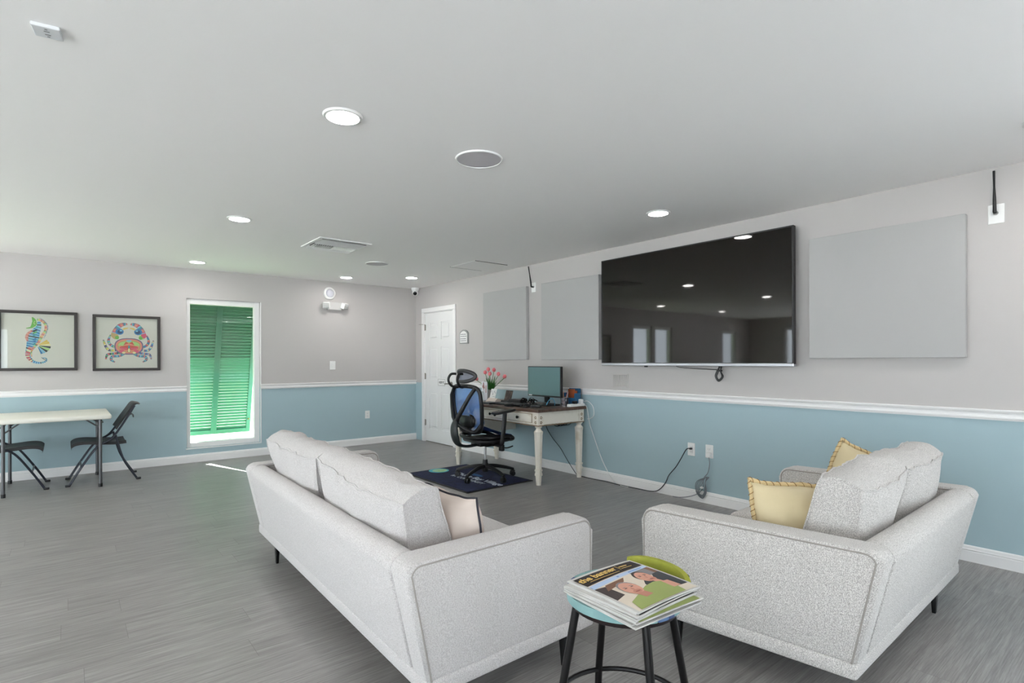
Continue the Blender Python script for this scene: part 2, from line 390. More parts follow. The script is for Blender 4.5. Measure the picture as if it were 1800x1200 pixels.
ds = thing('door_sign', 'small framed white notice fixed across the six panel door', 'sign', (W+.012, 7.115, .945), 0)
MR = M_RIGHT
b = bm_(); box(b, -.11, .11, -.06, .06, 0, .008, .003, M=MR); obj('sign_plate', b, WHITE, ds, smooth=False)
b = bm_()
for q in ((-.1, .1, .046, .05), (-.1, .1, -.05, -.046), (-.1, -.096, -.046, .046), (.096, .1, -.046, .046)): box(b, q[0], q[1], q[2], q[3], .008, .0095, M=MR)
obj('sign_border', b, mat('sign grey', (120, 118, 112), .5), ds, smooth=False)
DARK = mat('dark print', (62, 60, 58), .6)
text('sign_lettering', 'KEEP IT', .042, DARK, ds, MR @ Matrix.Translation((-.0, -.003, .0092)), bold=.001)

pq = thing('wall_plaque', 'small arched white notice plaque on wall beside the door', 'sign', (W, 6.48, 1.53))
def arch(w, h, rise, n=14):
    o = [(-w/2, 0), (w/2, 0)]
    for k in range(n+1):
        t = k/n; o.append((w/2 - w*t, h-rise + rise*math.sin(math.pi*t)**.7))
    return o
b = bm_(); prism(b, arch(.215, .2, .05), .02, M=MR @ Matrix.Translation((0, -.015, 0)), bev=.004); obj('plaque_rim', b, mat('silver rim', (150, 152, 150), .4, .3), pq, smooth=False)
b = bm_(); prism(b, arch(.175, .165, .045), .003, M=MR @ Matrix.Translation((.0, 0, .0195))); obj('plaque_face', b, WHITE, pq, smooth=False)
for zc, wd in ((.118, .15), (.09, .15), (.055, .15), (.027, .15)):
    x = -wd/2; b = bm_()
    while x < wd/2-.012:
        l = rnd.uniform(.012, .03); box(b, x, min(x+l, wd/2), zc-.005, zc+.005, .0225, .0232, M=MR); x += l+.006
    obj('lettering_line', b, mat('plaque print', (110, 112, 118), .6), pq, smooth=False)

# ------------------------------------------------------------------ acoustic panels
PANEL = mat('grey panel fabric', (175, 174, 173), .9, bump=.12, bscale=900)
for (ya, yb, lab) in ((5.075, 5.966, 'square grey acoustic wall panel nearest the white door, above the tulips'), (3.898, 4.80, 'square grey acoustic wall panel just left of the television'), (.858, 1.788, 'large grey acoustic wall panel to the right of the television')):
    b = bm_(); box(b, W-.05, W-.003, ya, yb, 1.28, 2.18, .004, 2); tag(obj('acoustic_panel', b, PANEL, smooth=False), lab, 'wall panel', 'acoustic wall panels')

# ------------------------------------------------------------------ television
tv = thing('television', 'large black flat screen television mounted on the right wall', 'television', (W, 2.845, 1.216))
MTV = MR @ Matrix.Translation((0, 0, 0))
hw, th_ = .968, 1.084
b = bm_(); box(b, -hw, hw, .016, th_, .062, .095, .004, M=MTV); obj('housing', b, BLACK, tv, smooth=False)
b = bm_(); box(b, -.5, .5, .25, .8, .0, .062, .004, M=MTV); obj('wall_mount', b, BLKMET, tv, smooth=False)
b = bm_(); box(b, -hw+.012, hw-.012, .03, th_-.01, .0945, .0985, 0, M=MTV); obj('screen', b, mat('glossy screen', (15, 11, 8), .035, spec=.55), tv, smooth=False)
b = bm_()
for q in ((-hw, -hw+.012, .016, th_), (hw-.014, hw, .016, th_), (-hw, hw, th_-.012, th_)): box(b, q[0], q[1], q[2], q[3], .09, .102, .002, M=MTV)
obj('bezel', b, BLACK, tv, smooth=False)
b = bm_(); box(b, -hw, hw, .0, .028, .06, .104, .005, M=MTV); obj('bottom_trim', b, mat('silver strip', (176, 176, 180), .3, .8), tv, smooth=False)
b = bm_(); box(b, -.43, -.4, -.012, .004, .08, .1, .003, M=MTV); obj('sensor', b, BLACK, tv, smooth=False)
tc_ = thing('television_cable', 'looped black cable bundle dangling below the television', 'cable', (W, 2.50, 1.216))
b = bm_()
for k in range(4):
    o = .004*k
    tube(b, spl([(-.07+o, .012, .0), (-.075, .016+o, -.04), (-.08, .03+o, -.085), (-.08, .012, -.115-o), (-.08, -.018-o, -.088), (-.075, -.004, -.04), (-.07, -.002-o, .004)]), .0055, 6)
obj('cable_loop', b, BLACK, tc_)
b = bm_(); box(b, -.09, -.06, -.014, .026, -.045, -.03, .003); obj('cable_tie', b, BLACK, tc_)
b = bm_(); tube(b, spl([(-.075, .02, -.03), (-.07, .2, -.024), (-.07, .38, -.014), (-.07, .44, .0)]), .003, 6); obj('cable_strand', b, BLACK, tc_)

# ------------------------------------------------------------------ plates, outlets, antennas on the right wall
def plate(name, lab, cat, loc, Mx, kind, group=None, wd=.075, ht=.118):
    t = thing(name, lab, cat, loc, group=group)
    b = bm_(); box(b, -wd/2, wd/2, -ht/2, ht/2, 0, .007, .004, M=Mx); obj('cover_plate', b, WHITE, t, smooth=False)
    gm = mat('outlet slots', (70, 70, 70), .6)
    if kind == 'outlet':
        for s in (1, -1):
            b = bm_(); box(b, -.017, .017, s*.02-.015, s*.02+.015, .006, .0095, .004, M=Mx); o = obj('receptacle', b, WHITE, t, smooth=False)
            b = bm_(); box(b, -.008, -.006, s*.02-.002, s*.02+.006, .0094, .01, M=Mx); box(b, .006, .008, s*.02-.002, s*.02+.006, .0094, .01, M=Mx); box(b, -.002, .002, s*.02-.01, s*.02-.006, .0094, .01, M=Mx)
            obj('slots', b, gm, o, smooth=False)
    elif kind == 'switch':
        b = bm_(); box(b, -.017, .017, -.034, .034, .006, .011, .003, M=Mx @ Matrix.Rotation(R(4), 4, 'X')); obj('rocker', b, WHITE, t, smooth=False)
    elif kind == 'antenna':
        b = bm_(); lathe(b, [(.012, .005), (.012, .02), (.008, .025)], 12, M=Mx @ Matrix.Translation((0, .005, 0))); obj('connector', b, mat('nickel', (170, 170, 170), .3, 1), t)
        return t
    return t
plate('wall_outlet', 'white wall outlet with black cord plugged in, closest to the desk', 'outlet', (W, 2.826, .46), MR, 'outlet')
plate('wall_outlet', 'white wall outlet with grey charger plugged in, right of the other', 'outlet', (W, 2.646, .462), MR, 'outlet')
t = thing('vent_grille', 'painted louvred plate on the wall under the television', 'grille', (W, 3.645, 1.06))
b = bm_(); box(b, -.1, .1, -.07, .07, 0, .006, .002, M=MR); obj('grille_frame', b, WALL, t, smooth=False)
b = bm_()
for k in range(13): box(b, -.09+k*.0145, -.084+k*.0145, -.06, .06, .005, .011, M=MR)
obj('grille_slats', b, WALL, t, smooth=False)
def antenna(lab, loc, pts):
    t = plate('wall_antenna', lab, 'antenna', loc, MR, 'antenna', wd=.078, ht=.118, group='wall antennas')
    b = bm_(); tube(b, pts[:2], [.009, .009], 10); tube(b, pts[1:], [.010, .0095, .009, .006, .0055, .0065, .0065], 10); obj('aerial', b, BLACK, t)
def anpts(dy):
    return [V(-.02, 0, .005), V(-.045, 0, .005)] + [V(-.045, dy*k, .005+q) for k, q in ((0, .02), (.2, .07), (.5, .14), (.55, .15), (.95, .24), (1, .25))]
antenna('black wall antenna on white plate above the right end panel', (W, .72, 2.155), anpts(.003))
antenna('black wall antenna on white plate between two square panels', (W, 4.985, 2.16), anpts(.05))
# cords on the right wall
CORDB = mat('black cord', (35, 38, 44), .5); CORDG = mat('grey cord', (120, 124, 130), .5); CORDW = mat('white cord', (215, 215, 212), .5)
b = bm_(); tube(b, spl([(W-.012, 2.82, .468), (W-.03, 2.826, .47), (W-.035, 2.86, .455), (W-.03, 2.92, .36), (W-.03, 2.972, .28), (W-.028, 3.05, .19), (W-.024, 3.10, .1), (W-.03, 3.2, .014), (W-.05, 3.4, .006), (W-.06, 3.62, .006), (W-.04, 3.8, .006), (W-.06, 4.0, .006), (W-.05, 4.2, .006)]), .0042, 6)
box(b, W-.035, W-.0085, 2.81, 2.83, .46, .476, .004); tag(obj('extension_cord', b, CORDB), 'black power cord running from outlet down along the baseboard', 'cord')
gc = thing('charger_cord', 'grey charger cord knotted in a bundle under the outlet', 'cord', (W, 2.64, .44))
b = bm_(); box(b, -.045, -.0085, -.022, .022, -.025, .015, .005); obj('plug', b, WHITE, gc)
b = bm_(); tube(b, spl([(-.04, -.01, -.02), (-.045, -.02, -.08), (-.04, .0, -.16), (-.035, .045, -.22), (-.03, .055, -.30), (-.028, .1, -.36), (-.03, .19, -.405), (-.036, .28, -.43), (-.04, .36, -.435)]), .0036, 6); obj('cord', b, CORDG, gc)
b = bm_()
for k in range(5):
    a = .012*k
    tube(b, spl([(-.032, .02-a*.5, -.20), (-.04-.004*k, .05+a, -.25), (-.034, .09+a*.6, -.35), (-.03, .06, -.37-a*.6), (-.028, .04-a*.4, -.33), (-.03, .03, -.25)], closed=True), .003, 6, closed=True)
obj('cord_bundle', b, CORDG, gc)
b = bm_(); box(b, -.045, -.022, .05, .075, -.31, -.295, .002); obj('twist_tie', b, WHITE, gc)

# ------------------------------------------------------------------ things on the back wall
plate('light_switch', 'white rocker light switch on back wall above the chair rail', 'switch', (3.02, D, 1.21), M_BACK, 'switch', wd=.085, ht=.125)
plate('wall_outlet', 'white outlet on the aqua back wall left of the door', 'outlet', (3.56, D, .453), M_BACK, 'outlet')
em = thing('emergency_light', 'white twin head emergency light on the back wall', 'emergency light', (3.04, D, 2.04))
b = bm_(); box(b, -.105, .105, -.02, .095, 0, .055, .008, M=M_BACK); obj('case', b, mat('grey white plastic', (196, 195, 193), .5), em, smooth=False)
for s in (-1, 1):
    b = bm_(); box(b, -.05, .05, -.045, .045, 0, .07, .014, 3, M=M_BACK @ Matrix.Translation((s*.12, .055, .045)) @ Matrix.Rotation(R(s*28), 4, 'Y') @ Matrix.Rotation(R(18), 4, 'X'))
    h_ = obj('lamp_head', b, WHITE, em)
    b = bm_()
    for i in range(4):
        box(b, -.04, .04, -.036+i*.021, -.03+i*.021, .069, .0725, 0, M=M_BACK @ Matrix.Translation((s*.12, .055, .045)) @ Matrix.Rotation(R(s*28), 4, 'Y') @ Matrix.Rotation(R(18), 4, 'X'))
    obj('lens_ribs', b, mat('lens ribs grey', (120, 120, 118), .4), h_, smooth=False)
dt = thing('motion_detector', 'round white detector on the back wall above emergency light', 'detector', (2.973, D, 2.262))
b = bm_(); lathe(b, [(.088, 0), (.09, .015), (.085, .03), (.066, .04), (.062, .036), (.058, .034)], 36, M=M_BACK); obj('detector_ring', b, WHITE, dt)
b = bm_(); lathe(b, [(.06, .033), (.056, .044), (.04, .054), (.02, .06), (.004, .061)], 30, M=M_BACK); obj('detector_lens', b, mat('frosted lens', (205, 205, 214), .25), dt)

FRAME = mat('dark frame wood', (44, 38, 36), .45)
PAPER = mat('art paper', (210, 204, 196), .8)
PICGLASS = glass_material('picture glass')
ART = {k: mat('art ' + k, c, .8) for k, c in dict(red=(205, 90, 80), coral=(226, 140, 118), pink=(214, 96, 120), blue=(66, 124, 178), sky=(128, 186, 214), teal=(70, 150, 160), green=(112, 176, 84), lime=(168, 206, 128), yellow=(226, 190, 92), cream=(226, 214, 160), dark=(58, 66, 66), navy=(54, 76, 112), tan=(190, 160, 110), purple=(140, 110, 150), ink=(80, 74, 80)).items()}
AK = list(ART)
def picture(lab, x0, x1, z0, z1, art):
    t = thing('framed_picture', lab, 'picture', ((x0+x1)/2, D, (z0+z1)/2))
    w2, h2, fw = (x1-x0)/2, (z1-z0)/2, .03
    b = bm_()
    for q in ((-w2, w2, h2-fw, h2), (-w2, w2, -h2, -h2+fw), (-w2, -w2+fw, -h2+fw, h2-fw), (w2-fw, w2, -h2+fw, h2-fw)): box(b, *q, .004, .036, .003, M=M_BACK)
    obj('frame', b, FRAME, t, smooth=False)
    b = bm_(); box(b, -w2+fw-.004, w2-fw+.004, -h2+fw-.004, h2-fw+.004, .006, .010, M=M_BACK); p = obj('print', b, PAPER, t, smooth=False)
    b = bm_(); lay = [0]
    def poly(pts, col):
        lay[0] += 1; z = .0104 + lay[0]*.000012
        vv = [b.verts.new((q[0], q[1], z)) for q in pts]
        fc = b.faces.new(vv); fc.material_index = AK.index(col)
    art(poly, w2, h2)
    bmesh.ops.transform(b, matrix=M_BACK, verts=b.verts)
    me = obj('artwork', b, [ART[k] for k in AK], p, smooth=False)
    b = bm_(); box(b, -w2+fw-.002, w2-fw+.002, -h2+fw-.002, h2-fw+.002, .024, .026, M=M_BACK); obj('glazing', b, PICGLASS, t, smooth=False)
    return t
def strip(poly, pts, ws, cols, n=5, gap=0, outline=None):
    """banded ribbon along pts (2-D) with half widths ws"""
    P = spl([(p[0], p[1], 0) for p in pts], n); N = len(P)
    Wd = []
    for i in range(N):
        t = i/n; k = min(int(t), len(ws)-2); Wd.append(ws[k]+(ws[k+1]-ws[k])*(t-k))
    E_ = []
    for i in range(N):
        tg = P[min(i+1, N-1)]-P[max(i-1, 0)]; nn = Vector((-tg.y, tg.x, 0)).normalized(); E_.append(nn)
    if outline:
        poly([(P[i]+E_[i]*(Wd[i]+.0022))[:2] for i in range(N)] + [(P[i]-E_[i]*(Wd[i]+.0022))[:2] for i in reversed(range(N))], outline)
    for i in range(N-1):
        q = 1-gap
        a, bb = P[i], P[i]+(P[i+1]-P[i])*q
        poly([(a+E_[i]*Wd[i])[:2], (bb+E_[i]*Wd[i+1])[:2], (bb-E_[i]*Wd[i+1])[:2], (a-E_[i]*Wd[i])[:2]], cols[i % len(cols)])
def sea_art(poly, w2, h2):
    S = .662/1205
    def c(x, y): return ((x-585)*S, (592-y)*S*1.32)
    body = [c(590, 300), c(585, 380), c(530, 470), c(500, 560), c(480, 650), c(435, 740), c(425, 820), c(480, 890), c(560, 920), c(640, 918), c(700, 890), c(690, 850), c(630, 850)]
    strip(poly, body, [.012, .022, .04, .05, .044, .026, .02, .015, .011, .009, .008, .006, .003], ['sky', 'blue', 'sky', 'dark', 'sky', 'teal', 'sky', 'blue', 'sky', 'blue'], 5, .12)
    strip(poly, [c(470, 690), c(420, 780), c(430, 850), c(490, 905)], [.02, .02, .014, .008], ['coral', 'red', 'cream', 'red'], 4, .25)
    strip(poly, [c(560, 270), c(640, 290), c(690, 350), c(690, 430), c(650, 490), c(610, 560), c(570, 630), c(510, 690), c(475, 760), c(480, 830)], [.012, .012, .012, .013, .013, .013, .012, .01, .006, .004], ['green', 'lime', 'yellow', 'coral', 'red', 'coral', 'yellow', 'red'], 5, .3)
    strip(poly, [c(600, 250), c(670, 290), c(722, 370), c(700, 470), c(660, 550)], [.005, .005, .005, .005, .004], ['navy', 'sky', 'purple', 'blue'], 8, .5)
    strip(poly, [c(490, 440), c(430, 480), c(405, 540), c(420, 600)], [.01, .012, .014, .006], ['coral', 'red', 'coral'], 5, .3)
    for i, (y, col) in enumerate(((440, 'dark'), (470, 'green'), (510, 'teal'), (570, 'blue'), (600, 'blue'), (640, 'teal'))):
        poly([c(490+6*i % 9, y), c(560-6*i, y-24), c(568-6*i, y-6), c(500, y+20)], col)
    poly([c(480, 235), c(505, 240), c(540, 270), c(560, 330), c(540, 370), c(490, 400), c(400, 412), c(398, 402), c(460, 385), c(475, 350), c(490, 300)], 'green')
    poly([c(520, 290), c(548, 320), c(525, 350), c(505, 330)], 'lime'); poly([c(530, 310), c(542, 318), c(534, 332), c(524, 322)], 'dark')
    for k, (a0, col) in enumerate(((0, 'yellow'), (1, 'yellow'), (2, 'cream'), (3, 'dark'), (4, 'lime'), (5, 'dark'), (6, 'sky'), (7, 'blue'))):
        a = R(38-a0*14); a2 = R(38-a0*14-12); o = c(560, 660); r_ = .115-.004*abs(a0-3)
        poly([(o[0]+.02*math.cos(a), o[1]+.02*math.sin(a)), (o[0]+r_*math.cos(a), o[1]+r_*math.sin(a)), (o[0]+r_*math.cos(a2), o[1]+r_*math.sin(a2)), (o[0]+.02*math.cos(a2), o[1]+.02*math.sin(a2))], col)
    for k in range(6): poly([c(620+15*k, 840+10*k), c(632+15*k, 838+10*k), c(645+12*k, 862+8*k)], 'ink')
def crab_art(poly, w2, h2):
    S = .654/1015
    def c(x, y): return ((x-618)*S, (625-y)*S*1.215)
    def ell(cx, cy, rx, ry, col, n=26, p=1.0):
        poly([c(cx+rx*math.copysign(abs(math.cos(2*math.pi*k/n))**p, math.cos(2*math.pi*k/n)), cy+ry*math.copysign(abs(math.sin(2*math.pi*k/n))**p, math.sin(2*math.pi*k/n))) for k in range(n)], col)
    for s in (-1, 1):
        def m(x, y): return c(642+s*(x-642), y)
        leg = lambda pts, cols, wd=.011: strip(poly, [m(*q) for q in pts], [wd]*(len(pts)-1)+[wd*.35], cols, 5, .06, 'ink')
        leg([(850, 690), (920, 650), (945, 590), (915, 505)], ['coral', 'teal', 'blue', 'purple', 'red'] if s > 0 else ['sky', 'lime', 'teal', 'sky', 'red', 'purple'])
        leg([(840, 735), (930, 735), (985, 680), (1020, 580)], ['sky', 'cream', 'purple', 'blue'] if s > 0 else ['navy', 'cream', 'yellow', 'lime', 'purple'])
        leg([(770, 770), (870, 785), (960, 800), (985, 870)], ['sky', 'coral', 'blue', 'purple'] if s > 0 else ['blue', 'green', 'navy', 'red', 'coral'])
        leg([(720, 790), (790, 820), (890, 830), (905, 880), (850, 912)], ['blue', 'sky', 'teal', 'purple', 'coral'])
        ell(642+s*200, 530, 48, 40, 'lime' if s > 0 else 'tan'); ell(642+s*226, 505, 42, 46, 'pink' if s > 0 else 'tan')
        ell(642+s*178, 545, 30, 26, 'green')
        strip(poly, [m(860, 480), m(830, 420), m(770, 360), m(700, 340), m(665, 346)], [.024, .022, .02, .014, .004], ['sky', 'pink', 'coral', 'coral', 'purple', 'teal'], 4, .04, 'ink')
        ell(642+s*140, 455, 62, 46, 'blue'); ell(642+s*135, 458, 38, 28, 'navy'); ell(642+s*120, 440, 20, 12, 'sky')
        poly([m(745, 430), m(720, 400), m(645, 390), m(660, 405), m(720, 425)], 'yellow')
    ell(642, 675, 218, 124, 'ink', p=.8); ell(642, 675, 212, 119, 'purple', p=.8); ell(642, 672, 198, 108, 'coral', p=.8)
    ell(642, 672, 176, 88, 'tan', p=.85); ell(642, 655, 160, 58, 'lime'); ell(642, 690, 150, 62, 'coral'); ell(642, 695, 140, 34, 'red')
    for s in (-1, 1):
        ell(642+s*100, 640, 44, 28, 'lime'); poly([c(642, 625), c(642+s*50, 605), c(642+s*85, 660), c(642+s*40, 640)], 'red')
        poly([c(642+s*30, 700), c(642+s*130, 690), c(642+s*120, 715), c(642+s*30, 720)], 'pink')
        ell(642+s*110, 748, 40, 26, 'pink'); ell(642+s*80, 770, 26, 16, 'cream')
    ell(642, 700, 14, 44, 'teal'); ell(642, 735, 22, 36, 'ink'); ell(642, 735, 18, 32, 'cream'); ell(642, 590, 40, 14, 'sky')
picture('black framed seahorse print, left one of the two pictures', -.576, .0865, 1.177, 1.826, sea_art)
picture('black framed crab print hanging between seahorse picture and window', .2205, .876, 1.167, 1.817, crab_art)

# ------------------------------------------------------------------ ceiling fittings
LIT = mat('lit lens', (255, 251, 248), .5, emit=LAMP)
def downlight(x, y, lab, proto=[None], group='recessed ceiling lights'):
    if proto[0] is None:
        t = thing('recessed_light', lab, 'ceiling light', (x, y, H), group=group)
        b = bm_(); lathe(b, [(.074, -.002), (.076, -.010), (.088, -.008), (.094, 0)], 40, cap=False); obj('trim_ring', b, WHITE, t)
        b = bm_(); lathe(b, [(.001, -.006), (.04, -.0062), (.075, -.005), (.075, -.001)], 40); obj('lens', b, LIT, t)
        proto[0] = t
    else: dup(proto[0], (x, y, H), label=lab, group=group)
downlight(1.023, 2.532, 'large round recessed ceiling light nearest the camera, left of the speaker')
downlight(1.094, 4.876, 'round recessed ceiling light left of the ceiling vent')
downlight(3.643, 2.631, 'round recessed ceiling light above the television')
downlight(1.182, 7.292, 'round recessed ceiling light above the green shuttered window')
downlight(3.012, 7.357, 'round recessed ceiling light above the emergency light')
downlight(3.74, 6.822, 'round recessed ceiling light in the far corner near the camera dome')
for x, y in ((3.72, .42), (1.0, .1), (-1.4, 2.5), (-1.4, 4.85), (-1.3, 7.1), (-3.7, 2.5), (-3.7, 4.8), (-3.6, 7.0), (-1.4, .1), (-3.7, .1), (-1.4, -1.7), (1.4, -1.7), (3.6, -1.7)):  # mirrored lights, plus extra ones added to even out the room light
    downlight(x, y, 'round recessed ceiling light outside the view, mirrored in the television', group='recessed ceiling lights mirrored in the television')
GRILLE = mat('speaker mesh grey', (196, 192, 196), .8, bump=.3, bscale=900)
for x, y, r_, lab in ((1.853, 2.575, .133, 'large round grey ceiling speaker nearest the camera'), (2.882, 6.101, .133, 'small looking round ceiling speaker beyond the vent')):
    t = thing('ceiling_speaker', lab, 'speaker', (x, y, H), group='ceiling speakers')
    b = bm_(); lathe(b, [(r_-.006, -.004), (r_-.003, -.009), (r_+.002, -.007), (r_+.004, 0)], 48, cap=False); obj('speaker_rim', b, WHITE, t)
    b = bm_(); lathe(b, [(.001, -.0075), (r_*.7, -.007), (r_-.005, -.0055), (r_-.004, -.001)], 48); obj('speaker_grille', b, GRILLE, t)
v = thing('ceiling_vent', 'white louvred air vent in the ceiling', 'vent', (2.10, 5.38, H), 0)
va, vb = .262, .272
b = bm_()
for q in ((-va, va, -vb, -vb+.04), (-va, va, vb-.04, vb), (-va, -va+.04, -vb+.04, vb-.04), (va-.04, va, -vb+.04, vb-.04)): box(b, q[0], q[1], q[2], q[3], -.010, 0, .004)
obj('vent_frame', b, WHITE, v, smooth=False)
b = bm_(); box(b, -va+.035, va-.035, -vb+.035, vb-.035, -.002, .0); obj('vent_back', b, mat('vent shadow', (70, 70, 70), .8), v, smooth=False)
b = bm_()
for k in range(9): box(b, -va+.04, va-.04, -.014, .014, -.0012, .0012, 0, M=Matrix.Translation((0, -vb+.06+k*.024, -.014)) @ Matrix.Rotation(R(38), 4, 'X'))
for k in range(20): box(b, -.0012, .0012, -.06, .06, -.012, .012, 0, M=Matrix.Translation((-va+.055+k*.0215, .09, -.014)) @ Matrix.Rotation(R(35 if k < 10 else -35), 4, 'Y'))
for k in range(3): box(b, -va+.04, va-.04, -.014, .014, -.0012, .0012, 0, M=Matrix.Translation((0, .175+k*.024, -.014)) @ Matrix.Rotation(R(-38), 4, 'X'))
obj('vent_louvers', b, WHITE, v, smooth=False)
ah = thing('access_hatch', 'flush white ceiling access hatch beside the television wall', 'hatch', (3.93, 5.48, H))
b = bm_(); box(b, -.235, .235, -.265, .265, -.004, 0, .001); obj('hatch_panel', b, CEIL, ah, smooth=False)
for q in ((-.24, .24, -.272, -.266), (-.24, .24, .266, .272)):
    b = bm_(); box(b, q[0], q[1], q[2], q[3], -.0045, 0); obj('hatch_gap', b, mat('gap shadow', (70, 68, 66), .8), ah, smooth=False)
cs = thing('ceiling_sensor', 'small square white sensor box on the ceiling, top left corner', 'sensor', (-.053, 2.523, H), R(-8))
b = bm_(); box(b, -.04, .04, -.04, .04, -.013, 0, .003); obj('sensor_case', b, mat('sensor grey white', (212, 213, 216), .45), cs, smooth=False)
b = bm_()
for y_, w_ in ((.025, .004), (.012, .008), (-.010, .008), (-.024, .004)): box(b, -w_, w_, y_-.0016, y_+.0016, -.0136, -.0126)
obj('sensor_slots', b, mat('slot dark', (50, 50, 52), .6), cs, smooth=False)
sc_ = thing('security_camera', 'white turret security camera in the far ceiling corner', 'security camera', (4.33, 7.78, H))
b = bm_(); lathe(b, [(.062, 0), (.06, -.03), (.045, -.055)], 28); obj('camera_mount', b, WHITE, sc_)
Q = Matrix.Translation((0, 0, -.075)) @ Vector((-.5, -.75, -.35)).to_track_quat('Z', 'Y').to_matrix().to_4x4()
b = bm_(); bmesh.ops.create_uvsphere(b, u_segments=24, v_segments=16, radius=.048, matrix=Matrix.Translation((0, 0, -.075))); obj('camera_ball', b, WHITE, sc_)
b = bm_(); lathe(b, [(.03, .036), (.03, .046), (.024, .05), (.002, .0505)], 24, M=Q); obj('camera_lens', b, mat('black lens', (8, 8, 8), .15), sc_)

# ------------------------------------------------------------------ sofas
FAB1 = mat('oatmeal boucle', (184, 179, 177), .95, c2=(212, 208, 206), nscale=260, bump=.5, bscale=260, sheen=.25, spec=.2, detail=2)
FAB2 = mat('oatmeal tweed', (168, 164, 160), .95, c2=(226, 222, 218), nscale=330, bump=.5, bscale=330, sheen=.25, spec=.2, detail=2, stretch=(1, 1, .7))
SEAM = mat('sofa seam', (158, 152, 146), .95, bump=.3, bscale=300)
LEGM = mat('black sofa leg', (14, 14, 16), .35, .3)
def boxcushion(W_, H_, T_, seed, puff=.3, n=20, wr=.014):
    """fat boxed cushion, x width, z height, y thickness, centred; returns bmesh and the two seam outlines"""
    b = bm_(); r = bmesh.ops.create_cube(b, size=2); bmesh.ops.subdivide_edges(b, edges=b.edges[:], cuts=n, use_grid_fill=True)
    def f(u, w_, v):
        x = W_/2*u*(1-.05*(1-v*v)*abs(u)**3 - .012*(1-w_*w_)*abs(u)) ; z = H_/2*v*(1-.07*(1-u*u)**.8*abs(v)**3)
        side = 1-max(abs(u), abs(v))**6
        y = T_/2*w_*(1 - .25*(abs(u)**4 + abs(v)**4)*.5 + puff*(1-u*u)**.8*(1-v*v)**.8)
        z += .12*T_*(1-w_*w_)*(abs(v)**8)*math.copysign(1, v)
        x += .05*T_*(1-w_*w_)*(abs(u)**8)*math.copysign(1, u)
        p = Vector((x, y, z))
        q = noise.noise(Vector((x*5+seed, y*5, z*5)))*wr*1.2 + noise.noise(Vector((x*16+seed, y*9, z*5)))*wr*.9*max(0, v*.5+.5) + abs(noise.noise(Vector((x*26+seed*3, y*14, z*3))))*wr*.8*max(0, v)**2
        return p + Vector((0, 1, .3))*q*(1 if w_ >= 0 else -1)*.9 + Vector((0, 0, 1))*noise.noise(Vector((x*7+seed*2, 0, y*3)))*wr*abs(v)**4
    for vtx in b.verts: vtx.co = f(*vtx.co)
    outs = []
    for w_ in (-1, 1):
        pts = []
        for k in range(80):
            t = k/80*4; s = int(t); q = (t-s)*2-1
            u, v = ((q, 1), (1, -q), (-q, -1), (-1, q))[s]
            p = f(u, w_, v); c = Vector((0, 0, 0)); pts.append(p + (p-c).normalized()*.002)
        outs.append(pts)
    return b, outs
